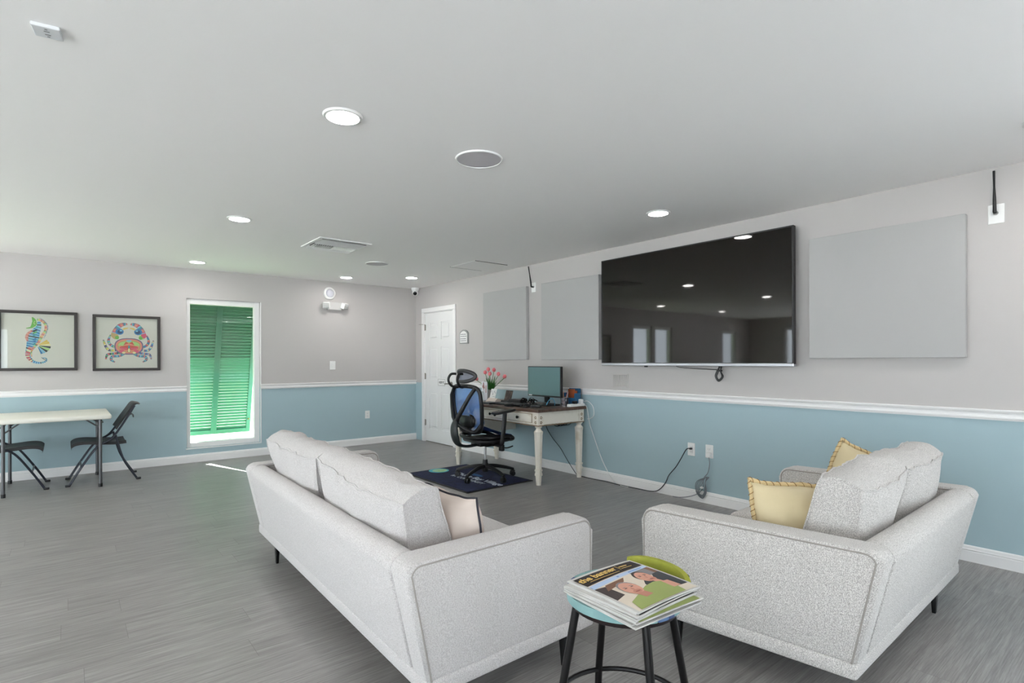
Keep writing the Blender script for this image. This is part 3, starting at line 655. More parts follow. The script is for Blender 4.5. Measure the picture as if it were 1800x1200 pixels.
def sofa(root, L, dep, FAB, seats, cz, seed, shear, armT=.12, hz=.597, lean=13, cy=.15, spans=(), rolls=(0, 0), drops=(0, 0), legs=()):
    SH = Matrix(((1, shear, 0, 0), (0, 1, 0, 0), (0, 0, 1, 0), (0, 0, 0, 1)))
    LEAN = .085
    def fin(bm): bmesh.ops.transform(bm, matrix=SH, verts=bm.verts); return bm
    b = bm_(); box(b, 0, L, 0, dep, .122, .182, .012, 3); obj('base_rail', fin(b), FAB, root)
    # arms: side profile in (y, z), extruded in x
    def prof(inset=0):
        i = inset; o = [(0+i+.004, .176), (dep-.006-i, .176)]
        r_ = .06-i
        for k in range(7):
            a = R(90*k/6); o.append((dep-.006-.06+r_*math.cos(a), hz-.06+r_*math.sin(a)))
        yb = -LEAN*(hz-.176)/(hz-.176)
        for k in range(5):
            a = R(90+90*k/4*.85); o.append((yb+.05+i+(.05-i)*math.cos(a)*1.0, hz-.05+(.05-i)*math.sin(a)))
        return o
    for s, x0 in ((0, .004), (1, L-armT-.004)):
        b = bm_()
        Mx = Matrix(((0, 0, 1, x0), (1, 0, 0, 0), (0, 1, 0, 0), (0, 0, 0, 1)))
        prism(b, prof(), armT, M=Mx, bev=.016, seg=3)
        a = obj('armrest', fin(b), FAB, root, angle=60)
        for xs in (x0+.001, x0+armT-.001):
            b = bm_(); pr = [Mx.to_3x3() @ Vector((q[0], q[1], 0)) + Vector((xs, 0, 0)) for q in prof(.013)]
            tube(b, pr[1:]+[pr[0]+Vector((0, 0, .004))], .0038, 6); obj('piping', fin(b), SEAM, a)
    # leaning back panel
    b = bm_(); o = [(.004, .176), (.125, .176)]
    o += [(-LEAN+.125, hz-.045)] + [(-LEAN+.065+.06*math.cos(R(t)), hz-.05+.05*math.sin(R(t))) for t in (15, 45, 75, 105, 135, 165)] + [(-LEAN+.003, hz-.06)]
    Mx = Matrix(((0, 0, 1, armT+.006), (1, 0, 0, 0), (0, 1, 0, 0), (0, 0, 0, 1)))
    prism(b, o, L-2*armT-.012, M=Mx, bev=.012, seg=3); obj('back_panel', fin(b), FAB, root, angle=60)
    iw = (L-2*armT-.012)/seats
    for k in range(seats):
        xc = armT+.006+iw*(k+.5)
        b = bm_(); box(b, xc-iw/2+.004, xc+iw/2-.004, .13, dep+.0, .183, .425, .045, 4)
        for vtx in b.verts:
            if vtx.co.z > .3: vtx.co.z += .012*math.cos((vtx.co.x-xc)/iw*math.pi)
        obj('seat_cushion', fin(b), FAB, root, angle=80)
        cx0, cx1 = spans[k]; xc = (cx0+cx1)/2
        b, outs = boxcushion(cx1-cx0, cz-.425+.03, .20, seed+k*3.7)
        Mc = Matrix.Translation((xc, cy, (.425+cz)/2+.006-drops[k])) @ Matrix.Rotation(R(rolls[k]), 4, 'Y') @ Matrix.Rotation(R(lean), 4, 'X')
        bmesh.ops.transform(b, matrix=Mc, verts=b.verts); c = obj('back_cushion', fin(b), FAB, root, angle=80)
        for pts in outs:
            b = bm_(); tube(b, [Mc @ p for p in pts], .0042, 6, closed=True); obj('welt', fin(b), FAB, c)
    for x, y in legs:
        b = bm_(); box(b, -.019, .019, -.011, .011, 0, .124, .003)
        for vtx in b.verts:
            f_ = .62+.5*vtx.co.z/.124; vtx.co.x *= f_; vtx.co.y *= f_*1.1
        bmesh.ops.transform(b, matrix=Matrix.Translation((x, y, 0)), verts=b.verts); obj('leg', fin(b), LEGM, root)
s1 = thing('sofa', 'long oatmeal fabric sofa seen from behind, beside the stool', 'sofa', (.993, 3.925, 0), R(-91.36))
sofa(s1, 2.32, .83, FAB1, 2, .77, 1.3, -.035, lean=15, spans=((.13, 1.09), (1.10, 2.08)), rolls=(.5, 1.8), drops=(.002, .016), legs=((.32, .035), (2.20, .06), (.05, .66), (2.305, .66)))
s2 = thing('loveseat', 'short oatmeal tweed loveseat with two yellow pillows', 'sofa', (2.172, .735, 0), R(1.0))
sofa(s2, 1.54, .86, FAB2, 2, .785, 5.1, -.115, armT=.115, lean=15, cy=.17, spans=((.24, .795), (.80, 1.415)), rolls=(-3.0, -.5), drops=(.012, .002), legs=((.36, .30), (1.20, .035), (.012, .68), (1.49, .68)))

# ------------------------------------------------------------------ throw pillows
def pillow_mesh(S1, S2, T_, seed, n=22, pin=.07):
    b = bm_(); top = {}
    def f(u, v, s):
        x = S1/2*u*(1-pin*(1-v*v)) + .012*noise.noise(Vector((u*1.7+seed, v*1.7, 5))); z = S2/2*v*(1-pin*(1-u*u)) + .014*noise.noise(Vector((u*2.2+seed, v*1.7, 9)))
        e = max(0, (1-u**2))**.55*max(0, (1-v**2))**.55
        y = s*T_/2*e*(1+.18*noise.noise(Vector((u*2+seed, v*2, s))))
        y += s*.006*e*noise.noise(Vector((u*7+seed, v*6, 1)))
        return Vector((x, y, z))
    g = {}
    for s in (1, -1):
        for i in range(n+1):
            for j in range(n+1):
                edge = i in (0, n) or j in (0, n)
                if edge and s == -1: g[s, i, j] = g[1, i, j]
                else: g[s, i, j] = b.verts.new(f(-1+2*i/n, -1+2*j/n, s))
        for i in range(n):
            for j in range(n): b.faces.new((g[s, i, j], g[s, i+1, j], g[s, i+1, j+1], g[s, i, j+1]))
    pts = []
    for k in range(96):
        t = k/96*4; q = int(t); r_ = (t-q)*2-1
        u, v_ = ((r_, 1), (1, -r_), (-r_, -1), (-1, r_))[q]
        pts.append(f(u, v_, 1))
    return b, pts
YEL = mat('pale yellow satin', (204, 188, 150), .55, bump=.06, bscale=300, sheen=.3)
YTRIM = mat('yellow rope trim', (204, 180, 134), .7); YDARK = mat('rope brown thread', (128, 96, 48), .8)  # second colour is the brown thread wound round the rope
def yellow_pillow(lab, loc, rot, S1, S2, T_, seed):
    t = thing('throw_pillow', lab, 'pillow', loc, rot=rot, group='yellow pillows on the loveseat')
    b, pts = pillow_mesh(S1, S2, T_, seed); obj('pillow_cover', b, YEL, t)
    b = bm_()
    c = Vector((0, 0, 0)); ring = [p + Vector((p.x, 0, p.z)).normalized()*.007 for p in pts]
    tube(b, ring, [.0085+.0018*math.sin(k*1.7) for k in range(len(ring))], 8, closed=True); tr = obj('rope_trim', b, YTRIM, t)
    b = bm_(); N = len(ring)
    full = spl(ring, 6, closed=True); hel = []
    for k, p in enumerate(full):
        tg = (full[(k+1) % len(full)]-full[k-1]).normalized(); n1 = Vector((0, 1, 0)); n2 = tg.cross(n1).normalized(); a = k*2*math.pi/9.6
        hel.append(p + (n1*math.cos(a)+n2*math.sin(a))*.0095)
    tube(b, hel, .0015, 5, closed=True); obj('trim_thread', b, YDARK, tr)
    return t
def aim(normal, roll=0, lean=0):
    """rotation whose local -y faces `normal`, rolled about it"""
    n = Vector(normal).normalized(); q = n.to_track_quat('-Y', 'Z'); return (q @ Euler((0, roll, 0)).to_quaternion()).to_euler()
yellow_pillow('square pale yellow pillow with rope trim, near arm of the loveseat', (2.50, 1.05, .555), aim((-.60, -.80, .2), R(3)), .47, .34, .15, 2.2)
yellow_pillow('pale yellow pillow with rope trim tipped on its corner by far arm', (3.30, 1.07, .548), aim((-.80, -.62, .2), R(27)), .44, .42, .16, 6.4)
t = thing('throw_pillow', 'beige linen pillow with dark piping on the long sofa', 'pillow', (1.285, 1.99, .545), rot=aim((-1, -.03, -.18)))
b, pts = pillow_mesh(.43, .35, .18, 9.1, pin=.05); obj('pillow_cover', b, mat('beige linen', (206, 192, 182), .9, bump=.2, bscale=500), t)
b = bm_(); tube(b, [p+Vector((p.x, 0, p.z)).normalized()*.002 for p in pts], .0045, 6, closed=True); obj('piping', b, mat('charcoal piping', (44, 44, 52), .8), t)

# ------------------------------------------------------------------ stool and newspapers
ST = V(1.243, 1.021, 0); SZ = .608; SR = .163
st = thing('stool', 'metal stool with distressed aqua plank seat holding newspapers', 'stool', ST)
def chop(r, a0, a1, n=40):
    return None
pd = Vector((-.17, .98, 0)).normalized(); pn = Vector((.98, .17, 0)).normalized()   # along the planks / across
AQ = mat('worn aqua paint', (104, 142, 143), .7, c2=(132, 166, 164), nscale=14, bump=.25, bscale=60, stretch=(1, .25, 1))
BLU = mat('worn blue paint', (70, 96, 138), .7, c2=(96, 124, 160), nscale=18, bump=.25, bscale=60)
NAV = mat('worn navy paint', (44, 62, 104), .7, c2=(70, 88, 126), nscale=18, bump=.25, bscale=60)
PLK = [(-SR, -.112, AQ), (-.1105, -.0765, AQ), (-.075, -.040, BLU), (-.0385, -.016, NAV), (-.0145, .034, AQ), (.0355, .085, AQ), (.0865, SR, AQ)]
for x0, x1, m_ in PLK:
    b = bm_(); ol = []; n = 16
    hi = lambda x: math.sqrt(max(SR*SR-x*x, 1e-6))
    for k in range(n+1): x = x0+(x1-x0)*k/n; ol.append((x, hi(x)))
    for k in range(n+1): x = x1+(x0-x1)*k/n; ol.append((x, -hi(x)))
    o2 = []
    for p in ol:
        if not o2 or (Vector(p)-Vector(o2[-1])).length > 1e-4: o2.append(p)
    if (Vector(o2[0])-Vector(o2[-1])).length < 1e-4: o2.pop()
    Mx = Matrix(((pn.x, pd.x, 0, 0), (pn.y, pd.y, 0, 0), (0, 0, 1, SZ-.024), (0, 0, 0, 1)))
    prism(b, o2, .024, M=Mx, bev=.002, seg=1); obj('seat_plank', b, m_, st, smooth=False)
b = bm_(); lathe(b, [(SR-.03, SZ-.04), (SR-.012, SZ-.04), (SR-.012, SZ-.0245), (SR-.03, SZ-.0245), (SR-.03, SZ-.04)], 48, cap=False); obj('seat_ring', b, mat('rusty black metal', (34, 22, 22), .4, .5), st)
for k in range(4):
    a = R(12+90*k) + YAW*-1 + R(90) ; dx, dy = math.cos(a), math.sin(a)
    b = bm_(); tube(b, [(dx*(SR-.022), dy*(SR-.022), SZ-.026), (dx*.20, dy*.20, .27), (dx*.225, dy*.225, .0)], .0115, 12); obj('leg', b, BLKMET, st)
b = bm_(); tube(b, [(math.cos(2*math.pi*k/48)*.197, math.sin(2*math.pi*k/48)*.197, .27) for k in range(48)], .0075, 8, closed=True); obj('foot_ring', b, BLKMET, st)
LIME = mat('lime green paint', (146, 150, 44), .6, c2=(160, 162, 58), nscale=20)
b = bm_(); ra = SR+.012
arcs = [R(33)+YAW*-1+R(t) for t in range(-42, 43, 3)]
prof_in, prof_out = [], []
N = len(arcs); V0 = []
for i, a in enumerate(arcs):
    zt_ = .650-.012*(abs(i-(N-1)/2)/((N-1)/2))**4; d = Vector((math.cos(a), math.sin(a), 0))
    V0.append([b.verts.new(d*(ra-.008)+V(0, 0, .612)), b.verts.new(d*(ra+.008)+V(0, 0, .612)), b.verts.new(d*(ra+.013)+V(0, 0, zt_)), b.verts.new(d*(ra-.002)+V(0, 0, zt_))])
for i in range(N-1):
    for k in range(4): b.faces.new((V0[i][k], V0[i][(k+1) % 4], V0[i+1][(k+1) % 4], V0[i+1][k]))
b.faces.new(V0[0]); b.faces.new(list(reversed(V0[-1]))); obj('backrest', b, LIME, st, angle=30)
for t in (-30, 30):
    a = R(33+t)-YAW; d = Vector((math.cos(a), math.sin(a), 0)); s_ = Vector((-d.y, d.x, 0))*.011
    b = bm_(); pts = [d*(SR-.05)+V(0, 0, SZ-.027), d*(SR+.018)+V(0, 0, SZ-.027), d*(ra+.011)+V(0, 0, .60), d*(ra+.014)+V(0, 0, .645)]
    tube(b, pts, .011, 8, flat=.3, upv=(d.x, d.y, 1)); obj('bracket', b, BLKMET, st)

PG = mat('newsprint', (196, 194, 190), .85); PGE = mat('newsprint edge', (150, 148, 145), .9, c2=(206, 204, 200), nscale=160, stretch=(.1, .1, 8))
NB = {k: mat('news '+k, c, .6) for k, c in dict(mast=(42, 34, 34), gold=(214, 180, 104), awning=(120, 150, 196), awning2=(176, 196, 222), cream=(214, 202, 186), shirtd=(56, 60, 64), shirtg=(146, 158, 92), skin=(204, 150, 130), skin2=(182, 126, 108), hair=(66, 56, 54), grey=(130, 128, 130), green=(60, 104, 46), dark=(26, 24, 24), brown=(120, 86, 66), lip=(150, 84, 80), white=(226, 224, 220)).items()}
NK = list(NB)
NW, NH = .262, .252
def sag(x, y, k=1): return -k*(.42*x*x + .30*y*y)
def sheet(bm, x0, x1, y0, y1, z0, z1, k, n=24):
    g = {}
    for s, z in ((0, z0), (1, z1)):
        for i in range(n+1):
            for j in range(n+1):
                x = x0+(x1-x0)*i/n; y = y0+(y1-y0)*j/n; g[s, i, j] = bm.verts.new((x, y, z+sag(x, y, k)))
    for i in range(n):
        for j in range(n):
            bm.faces.new((g[0, i, j], g[0, i, j+1], g[0, i+1, j+1], g[0, i+1, j])); bm.faces.new((g[1, i, j], g[1, i+1, j], g[1, i+1, j+1], g[1, i, j+1]))
    for i in range(n):
        for a, c in (((i, 0), (i+1, 0)), ((i+1, n), (i, n)), ((0, i+1), (0, i)), ((n, i), (n, i+1))):
            f_ = bm.faces.new((g[0, a[0], a[1]], g[0, c[0], c[1]], g[1, c[0], c[1]], g[1, a[0], a[1]])); f_.material_index = 1
PC = V(1.225, .972, 0)
order = ['bottom of the stack', 'second from the bottom of the stack', 'third from the bottom of the stack', 'fourth from the bottom of the stack', 'fifth from the bottom of the stack', 'fifth from the top of the stack', 'fourth from the top of the stack', 'third from the top of the stack', 'directly under the top copy']
z = SZ+.001
NN = 10
for k in range(NN):
    thk = .0034
    top_ = k == NN-1
    ox, oy = (rnd.uniform(-.016, .004), rnd.uniform(-.012, .012)) if not top_ else (0, 0)
    lab = ('top newspaper of the stack on the stool, cover photo of two men' if top_ else 'folded newspaper '+order[k]+' on the stool')
    zz = z + k*.0043; SG = .02+.052*k
    n_ = thing('newspaper', lab, 'newspaper', (PC.x+ox, PC.y+oy, zz), R(rnd.uniform(-5, 5) if not top_ else -1.5), group='newspapers on the stool')
    b = bm_(); sheet(b, -NW/2, NW/2, -NH/2, NH/2, 0, thk, SG); obj('pages', b, [PG, PGE], n_, smooth=False)
    if k < 3: continue
    if not top_:
        b = bm_(); col = [NB['dark'], NB['green'], NB['dark'], NB['shirtg'], NB['green'], NB['shirtd'], NB['green'], NB['dark'], NB['green']][k]
        for i in range(8):
            x0 = -NW/2+.012+i*(NW-.024)/8; x1 = x0+(NW-.024)/8
            za, zb = sag(x0, NH/2, SG), sag(x1, NH/2, SG)
            q = [(x0, -NH/2+.002, thk+.0004+sag(x0, -NH/2+.002, SG)), (x1, -NH/2+.002, thk+.0004+sag(x1, -NH/2+.002, SG)), (x1, -NH/2+.03, thk+.0004+sag(x1, -NH/2+.03, SG)), (x0, -NH/2+.03, thk+.0004+sag(x0, -NH/2+.03, SG))]
            b.faces.new([b.verts.new(p) for p in q])
        obj('printed_band', b, col, n_, smooth=False)
        continue
    # printed front page: flat coloured shapes on the sagging sheet
    b = bm_(); lay = [0]
    def shp(pts, col, dens=1):
        lay[0] += 1; dz = thk+.0009+lay[0]*.00006
        vv = [b.verts.new((p[0], p[1], 0)) for p in pts]; f_ = b.faces.new(vv); f_.material_index = NK.index(col)
        r_ = bmesh.ops.triangulate(b, faces=[f_]); fs = r_['faces']
        for _ in range(6):
            es = [e for e in {e for q in fs for e in q.edges} if e.calc_length() > .012]
            if not es: break
            r2 = bmesh.ops.subdivide_edges(b, edges=es, cuts=1); fs = [g for g in set(fs)|{x for x in r2['geom'] if isinstance(x, bmesh.types.BMFace)} if g.is_valid]
            r3 = bmesh.ops.triangulate(b, faces=[q for q in fs if len(q.verts) > 3]); fs = [q for q in set(fs)|set(r3['faces']) if q.is_valid]
        for v_ in b.verts:
            if v_.co.z == 0: v_.co.z = dz+sag(v_.co.x, v_.co.y, SG)
    def el(cx, cy, rx, ry, col, rot=0, n=18):
        c_, s_ = math.cos(rot), math.sin(rot)
        shp([(cx+rx*math.cos(2*math.pi*k/n)*c_-ry*math.sin(2*math.pi*k/n)*s_, cy+rx*math.cos(2*math.pi*k/n)*s_+ry*math.sin(2*math.pi*k/n)*c_) for k in range(n)], col)
    X0, X1, Y0, Y1 = -NW/2+.008, NW/2-.010, -NH/2+.004, NH/2-.012
    shp([(X0, Y0), (X1, Y0), (X1, Y1-.05), (X0, Y1-.05)], 'cream')
    shp([(X0, Y0+.07), (X0+.04, Y0+.08), (X0+.035, Y1-.09), (X0, Y1-.082)], 'hair'); shp([(X0+.02, Y1-.115), (X0+.1, Y1-.10), (X0+.12, Y1-.08), (X0+.04, Y1-.085)], 'brown')
    shp([(X1-.1, Y1-.055), (X1, Y1-.055), (X1, Y1-.12), (X1-.06, Y1-.11)], 'grey'); shp([(X1-.02, Y1-.055), (X1, Y1-.055), (X1, Y0+.1), (X1-.015, Y0+.1)], 'brown')
    shp([(X0, Y1-.062), (X1, Y1-.05), (X1, Y1-.064), (X0, Y1-.084)], 'awning2'); shp([(X0, Y1-.068), (X1-.02, Y1-.056), (X1-.02, Y1-.061), (X0, Y1-.077)], 'awning')
    shp([(X0, Y1-.058), (X1, Y1-.046), (X1, Y1), (X0, Y1)], 'mast')
    # man at the back in a dark shirt
    shp([(X1, Y0+.03), (X1, Y0+.13), (.085, Y0+.125), (.068, Y0+.105), (.045, Y0+.095), (.03, Y0+.11), (.012, Y0+.09), (.0, Y0+.06), (.02, Y0+.03)], 'shirtd')
    el(.048, .010, .0255, .034, 'hair', R(-8)); el(.050, .002, .0245, .034, 'skin', R(-8)); el(.054, -.018, .0185, .015, 'skin2', R(-8)); el(.051, -.001, .023, .022, 'skin', R(-8)); el(.057, -.019, .008, .003, 'lip')
    for q in (.040, .060): el(q, .008, .0045, .0018, 'hair')
    for q in (.040, .060): el(q, .013, .006, .0012, 'hair')
    el(.051, -.004, .003, .006, 'skin2'); shp([(.045, -.028), (.066, -.03), (.072, -.05), (.05, -.048)], 'skin')
    # man in front in a lime polo
    shp([(X0+.01, Y0), (X1-.05, Y0), (X1-.04, Y0+.07), (.04, Y0+.085), (-.0, Y0+.08), (-.05, Y0+.06), (X0+.02, Y0+.04)], 'shirtg')
    shp([(X1-.06, Y0+.03), (X1-.03, Y0+.03), (X1-.035, Y0+.072), (X1-.06, Y0+.075)], 'skin')
    el(-.044, -.0225, .0297, .0395, 'grey', R(6)); el(-.043, -.028, .028, .038, 'skin', R(6)); el(-.041, -.05, .015, .01, 'skin2'); el(-.041, -.051, .010, .0025, 'lip')
    for q in (-.056, -.032): el(q, -.022, .0055, .002, 'hair'); el(q, -.016, .007, .0014, 'grey')
    el(-.043, -.034, .0036, .008, 'skin2'); shp([(-.058, -.06), (-.026, -.062), (-.02, -.085), (-.05, -.088)], 'skin2')
    obj('front_page', b, [NB[q] for q in NK], n_, smooth=False)
    tx = text('masthead', 'the banner', .034, NB['gold'], n_, Matrix.Translation((-.05, Y1-.026, thk+.0050)) @ Matrix.Rotation(R(2.5), 4, 'Z'), bold=.0006)
    for v_ in tx.data.vertices: v_.co.z += sag(v_.co.x, v_.co.y, SG)
    b = bm_(); box(b, -.10, .02, Y1-.047, Y1-.0455, thk+.0044, thk+.0050); box(b, .035, .0362, Y1-.04, Y1-.012, thk+.0044, thk+.0050); box(b, .042, .075, Y1-.026, Y1-.022, thk+.0044, thk+.0050); box(b, .042, .085, Y1-.037, Y1-.035, thk+.0044, thk+.0050)
    bmesh.ops.subdivide_edges(b, edges=[e for e in b.edges if e.calc_length() > .02], cuts=8)
    for v_ in b.verts: v_.co.z += sag(v_.co.x, v_.co.y, SG)
    obj('masthead_rules', b, NB['gold'], n_, smooth=False)

# ------------------------------------------------------------------ entrance mat
mt = thing('logo_mat', 'navy blue entrance mat with white lettering under office chair', 'mat', (3.375, 4.935, 0), R(1.0))
b = bm_(); box(b, -.425, .425, -.605, .605, 0, .006, .003); obj('rubber_border', b, mat('black rubber', (16, 16, 18), .7), mt, smooth=False)
b = bm_(); box(b, -.395, .395, -.575, .575, .004, .010, .002); obj('pile', b, mat('navy pile', (18, 26, 58), .95, c2=(30, 38, 78), nscale=30, bump=.6, bscale=500), mt, smooth=False)
MM = Matrix(((0, 1, 0, 0), (-1, 0, 0, 0), (0, 0, 1, 0), (0, 0, 0, 1)))     # text runs towards -y, top towards +x
WT = mat('mat white yarn', (196, 206, 222), .95)
text('lettering', 'Shore Bay Village', .115, WT, mt, MM @ Matrix.Translation((.19, .02, .0106)), bold=.002)
text('lettering', 'RV COMMUNITY', .075, WT, mt, MM @ Matrix.Translation((.12, -.085, .0106)), bold=.001)
lg = bm_(); lathe(lg, [(.115, 0), (.115, .001)], 36, M=Matrix.Translation((-.06, .47, .010))); obj('logo_disc', lg, mat('mat teal yarn', (80, 176, 190), .95), mt, smooth=False)
lg = bm_(); lathe(lg, [(.085, 0), (.085, .001)], 36, M=Matrix.Translation((-.05, .465, .0108))); obj('logo_center', lg, mat('mat lime yarn', (150, 190, 90), .95, c2=(170, 214, 200), nscale=12), mt, smooth=False)
lg = bm_(); lathe(lg, [(.06, 0), (.06, .001)], 30, M=Matrix.Translation((.12, .0, .010)) @ Matrix.Diagonal((.6, 2, 1, 1))); obj('logo_wave', lg, mat('mat blue yarn', (40, 86, 140), .95), mt, smooth=False)

# ------------------------------------------------------------------ office chair
oc = thing('office_chair', 'black ergonomic office chair with blue mesh seat at the desk', 'office chair', (3.48, 4.74, .010), R(0))
MESHB = mat('blue mesh', (70, 112, 176), .7, c2=(100, 144, 206), nscale=400, alpha=.72)
SEATB = mat('blue seat mesh', (44, 84, 158), .7, c2=(66, 108, 184), nscale=400)
for k in range(5):
    a = R(198+72*k); d = Vector((math.cos(a), math.sin(a), 0))
    b = bm_(); tube(b, spl([d*.03+V(0, 0, .13), d*.12+V(0, 0, .125), d*.24+V(0, 0, .10), d*.325+V(0, 0, .075)], 4), [.03, .029, .028, .027, .026, .025, .024, .0235, .023, .022, .021, .02, .018], 10, flat=.75, upv=(0, 0, 1)); arm_ = obj('base_leg', b, BLACK, oc)
    b = bm_(); c = d*.315; side = Vector((-d.y, d.x, 0))
    q = side.to_track_quat('Z', 'Y').to_matrix().to_4x4()
    for s in (-.014, .014): lathe(b, [(.012, -.009), (.026, -.008), (.028, 0), (.026, .008), (.012, .009)], 20, M=Matrix.Translation(c+side*s+V(0, 0, .0285)) @ q)
    lathe(b, [(.008, .03), (.008, .075)], 10, M=Matrix.Translation(c)); tube(b, [c-side*.005+d*.02+V(0, 0, .05), c+V(0, 0, .064), c-d*.024+V(0, 0, .045)], .013, 8); obj('caster', b, BLACK, arm_)
b = bm_(); lathe(b, [(.033, .075), (.036, .10), (.036, .15), (.028, .165), (.026, .2)], 24); obj('base_hub', b, BLACK, oc)
b = bm_(); lathe(b, [(.014, .19), (.014, .37)], 20); obj('gas_lift', b, CHROME, oc)
b = bm_(); box(b, -.13, .14, -.09, .09, .355, .405, .015, 3); box(b, -.02, .10, -.06, .06, .34, .36, .008); obj('mechanism', b, BLACK, oc)
b = bm_(); tube(b, spl([(.02, -.08, .37), (.06, -.17, .35), (.10, -.25, .345), (.15, -.29, .365)]), .007, 8); box(b, .04, .08, -.24, -.18, .31, .38, .01); obj('lever', b, BLACK, oc)
# seat: dark frame, blue mesh top
def seat_z(x, y): return .452 + .035*(abs(y)/.25)**2.5 - .03*max(0, (x-.12)/.14)**2 + .02*max(0, (-x-.1)/.1)
def seat_out(k, n, s=1.0):
    a = 2*math.pi*k/n; c, q = math.cos(a), math.sin(a); return (.025+.245*s*math.copysign(abs(c)**.6, c), .245*s*math.copysign(abs(q)**.6, q))
b = bm_(); n = 40; tube(b, [(*seat_out(k, n), seat_z(*seat_out(k, n))-.022) for k in range(n)], .018, 10, closed=True); obj('seat_frame', b, BLACK, oc)
b = bm_(); rings = []
for s in (.02, .3, .55, .8, .97): rings.append([b.verts.new((*seat_out(k, n, s), seat_z(*seat_out(k, n, s))+.006+(1-s**3)*.02+.12*max(0, (.13-seat_out(k, n, s)[0])/.35)**1.3)) for k in range(n)])
for r0, r1 in zip(rings, rings[1:]):
    for k in range(n): b.faces.new((r0[k], r0[(k+1) % n], r1[(k+1) % n], r1[k]))
b.faces.new(rings[0]); o = obj('seat_mesh', b, SEATB, oc)
b = bm_(); prism(b, [seat_out(k, n, .93) for k in range(n)], .03, M=Matrix.Translation((0, 0, .405)), bev=.01); obj('seat_pan', b, BLACK, oc)
# back
def bx_(z, y=0): return -.205 - .09*((z-.50)/.5) - .03*math.sin((z-.5)/.5*math.pi) + .10*(y/.24)**2*.6
def bp_(y, z): return V(bx_(z, y), y, z)
loop = [(-.19, .56), (-.235, .70), (-.245, .84), (-.225, .955), (-.15, .992), (0, .998), (.15, .992), (.225, .955), (.245, .84), (.235, .70), (.19, .56), (.12, .515), (-.12, .515)]
b = bm_(); L_ = spl([bp_(*q) for q in loop], 5, closed=True); tube(b, L_, .021, 10, closed=True); obj('back_frame', b, BLACK, oc)
b = bm_(); g = {}; ny, nz = 14, 14
for i in range(ny+1):
    for j in range(nz+1):
        z_ = .525+.465*j/nz; hwid = .13+.11*min(1, math.sin(min(1, (z_-.515)/.12)*math.pi/2)) - .10*max(0, (z_-.94)/.055)**2
        g[i, j] = b.verts.new(bp_(hwid*(-1+2*i/ny), z_)+V(.006, 0, 0))
for i in range(ny):
    for j in range(nz): b.faces.new((g[i, j], g[i+1, j], g[i+1, j+1], g[i, j+1]))
obj('back_mesh', b, MESHB, oc)
sp = V(-.375, 0, .63)
for s in (-1, 1):
    b = bm_(); tube(b, [sp+V(.005, s*.008, 0), V(-.375, s*.04, .68), V(-.35, s*.10, .78), V(-.315, s*.165, .90), bp_(s*.19, .975)+V(-.01, 0, 0)], [.024, .024, .022, .021, .02], 10); obj('back_strut', b, BLACK, oc)
    b = bm_(); tube(b, spl([sp+V(.01, s*.01, -.02), V(-.34, s*.10, .57), V(-.27, s*.18, .53), bp_(s*.2, .60)]), .02, 10); obj('back_strut', b, BLACK, oc)
b = bm_()
prof_ = spl([(-.37, 0, .66), (-.395, 0, .58), (-.385, 0, .48), (-.345, 0, .40), (-.24, 0, .365), (-.10, 0, .37)], 5)
tube(b, prof_, [.03+.03*math.sin(math.pi*min(1, i/18)) if i < 18 else .03 for i in range(len(prof_))], 14, flat=.5, upv=(1, 0, .3)); obj('spine', b, mat('dark grey shell', (34, 42, 44), .35), oc)
b = bm_(); tube(b, [V(-.262+.02*abs(math.sin(a)), .16*math.cos(a), .635+.075*math.sin(a)) for a in [2*math.pi*k/32 for k in range(32)]], .014, 8, closed=True)
box(b, -.275, -.26, -.14, .14, .58, .69, .006); obj('lumbar_pad', b, BLACK, oc)
for s in (-1, 1):
    b = bm_(); tube(b, spl([bp_(s*.04, .985)+V(-.02, 0, 0), V(-.375, s*.075, 1.0), V(-.41, s*.085, 1.06), V(-.385, s*.075, 1.12), V(-.33, s*.06, 1.125)]), .014, 8, flat=.8); obj('headrest_arm', b, BLACK, oc)
hr = [V(-.30+.05*math.sin(a)**2*0+.09*(math.cos(a))**2*.8, .145*math.copysign(abs(math.cos(a))**.8, math.cos(a)), 1.10+.058*math.sin(a)) for a in [2*math.pi*k/40 for k in range(40)]]
b = bm_(); tube(b, hr, .020, 10, closed=True); obj('headrest_frame', b, mat('dark grey trim', (58, 58, 60), .45), oc)
b = bm_(); cc = b.verts.new((-.31, 0, 1.10)); vv = [b.verts.new(p) for p in hr]
for k in range(40): b.faces.new((cc, vv[k], vv[(k+1) % 40]))
obj('headrest_mesh', b, mat('grey mesh', (116, 120, 136), .7, alpha=.85), oc)
for s in (-1, 1):
    b = bm_(); tube(b, spl([(.0, s*.20, .385), (.0, s*.285, .40), (.0, s*.30, .45), (.02, s*.30, .58), (.035, s*.30, .715)]), [.02]*8+[.019]*9, 10, flat=1.3, upv=(1, 0, 0)); ap = obj('armrest_post', b, BLACK, oc)
    b = bm_(); o_ = [(-.11, -.04), (-.06, -.05), (.1, -.045), (.16, -.02), (.17, .0), (.16, .02), (.1, .045), (-.06, .05), (-.11, .04)]
    prism(b, [q[:2] for q in spl([(p[0], p[1], 0) for p in o_], 3, closed=True)], .026, M=Matrix.Translation((.0, s*.30, .718)) @ Matrix.Rotation(R(-5), 4, 'Y'), bev=.008); obj('armrest_pad', b, BLACK, ap)
    b = bm_(); lathe(b, [(.011, 0), (.013, .012), (.006, .02)], 12, M=Matrix.Translation((-.09, s*.30, .705)) @ Matrix.Rotation(R(-90), 4, 'Y')); obj('armrest_knob', b, BLACK, ap)

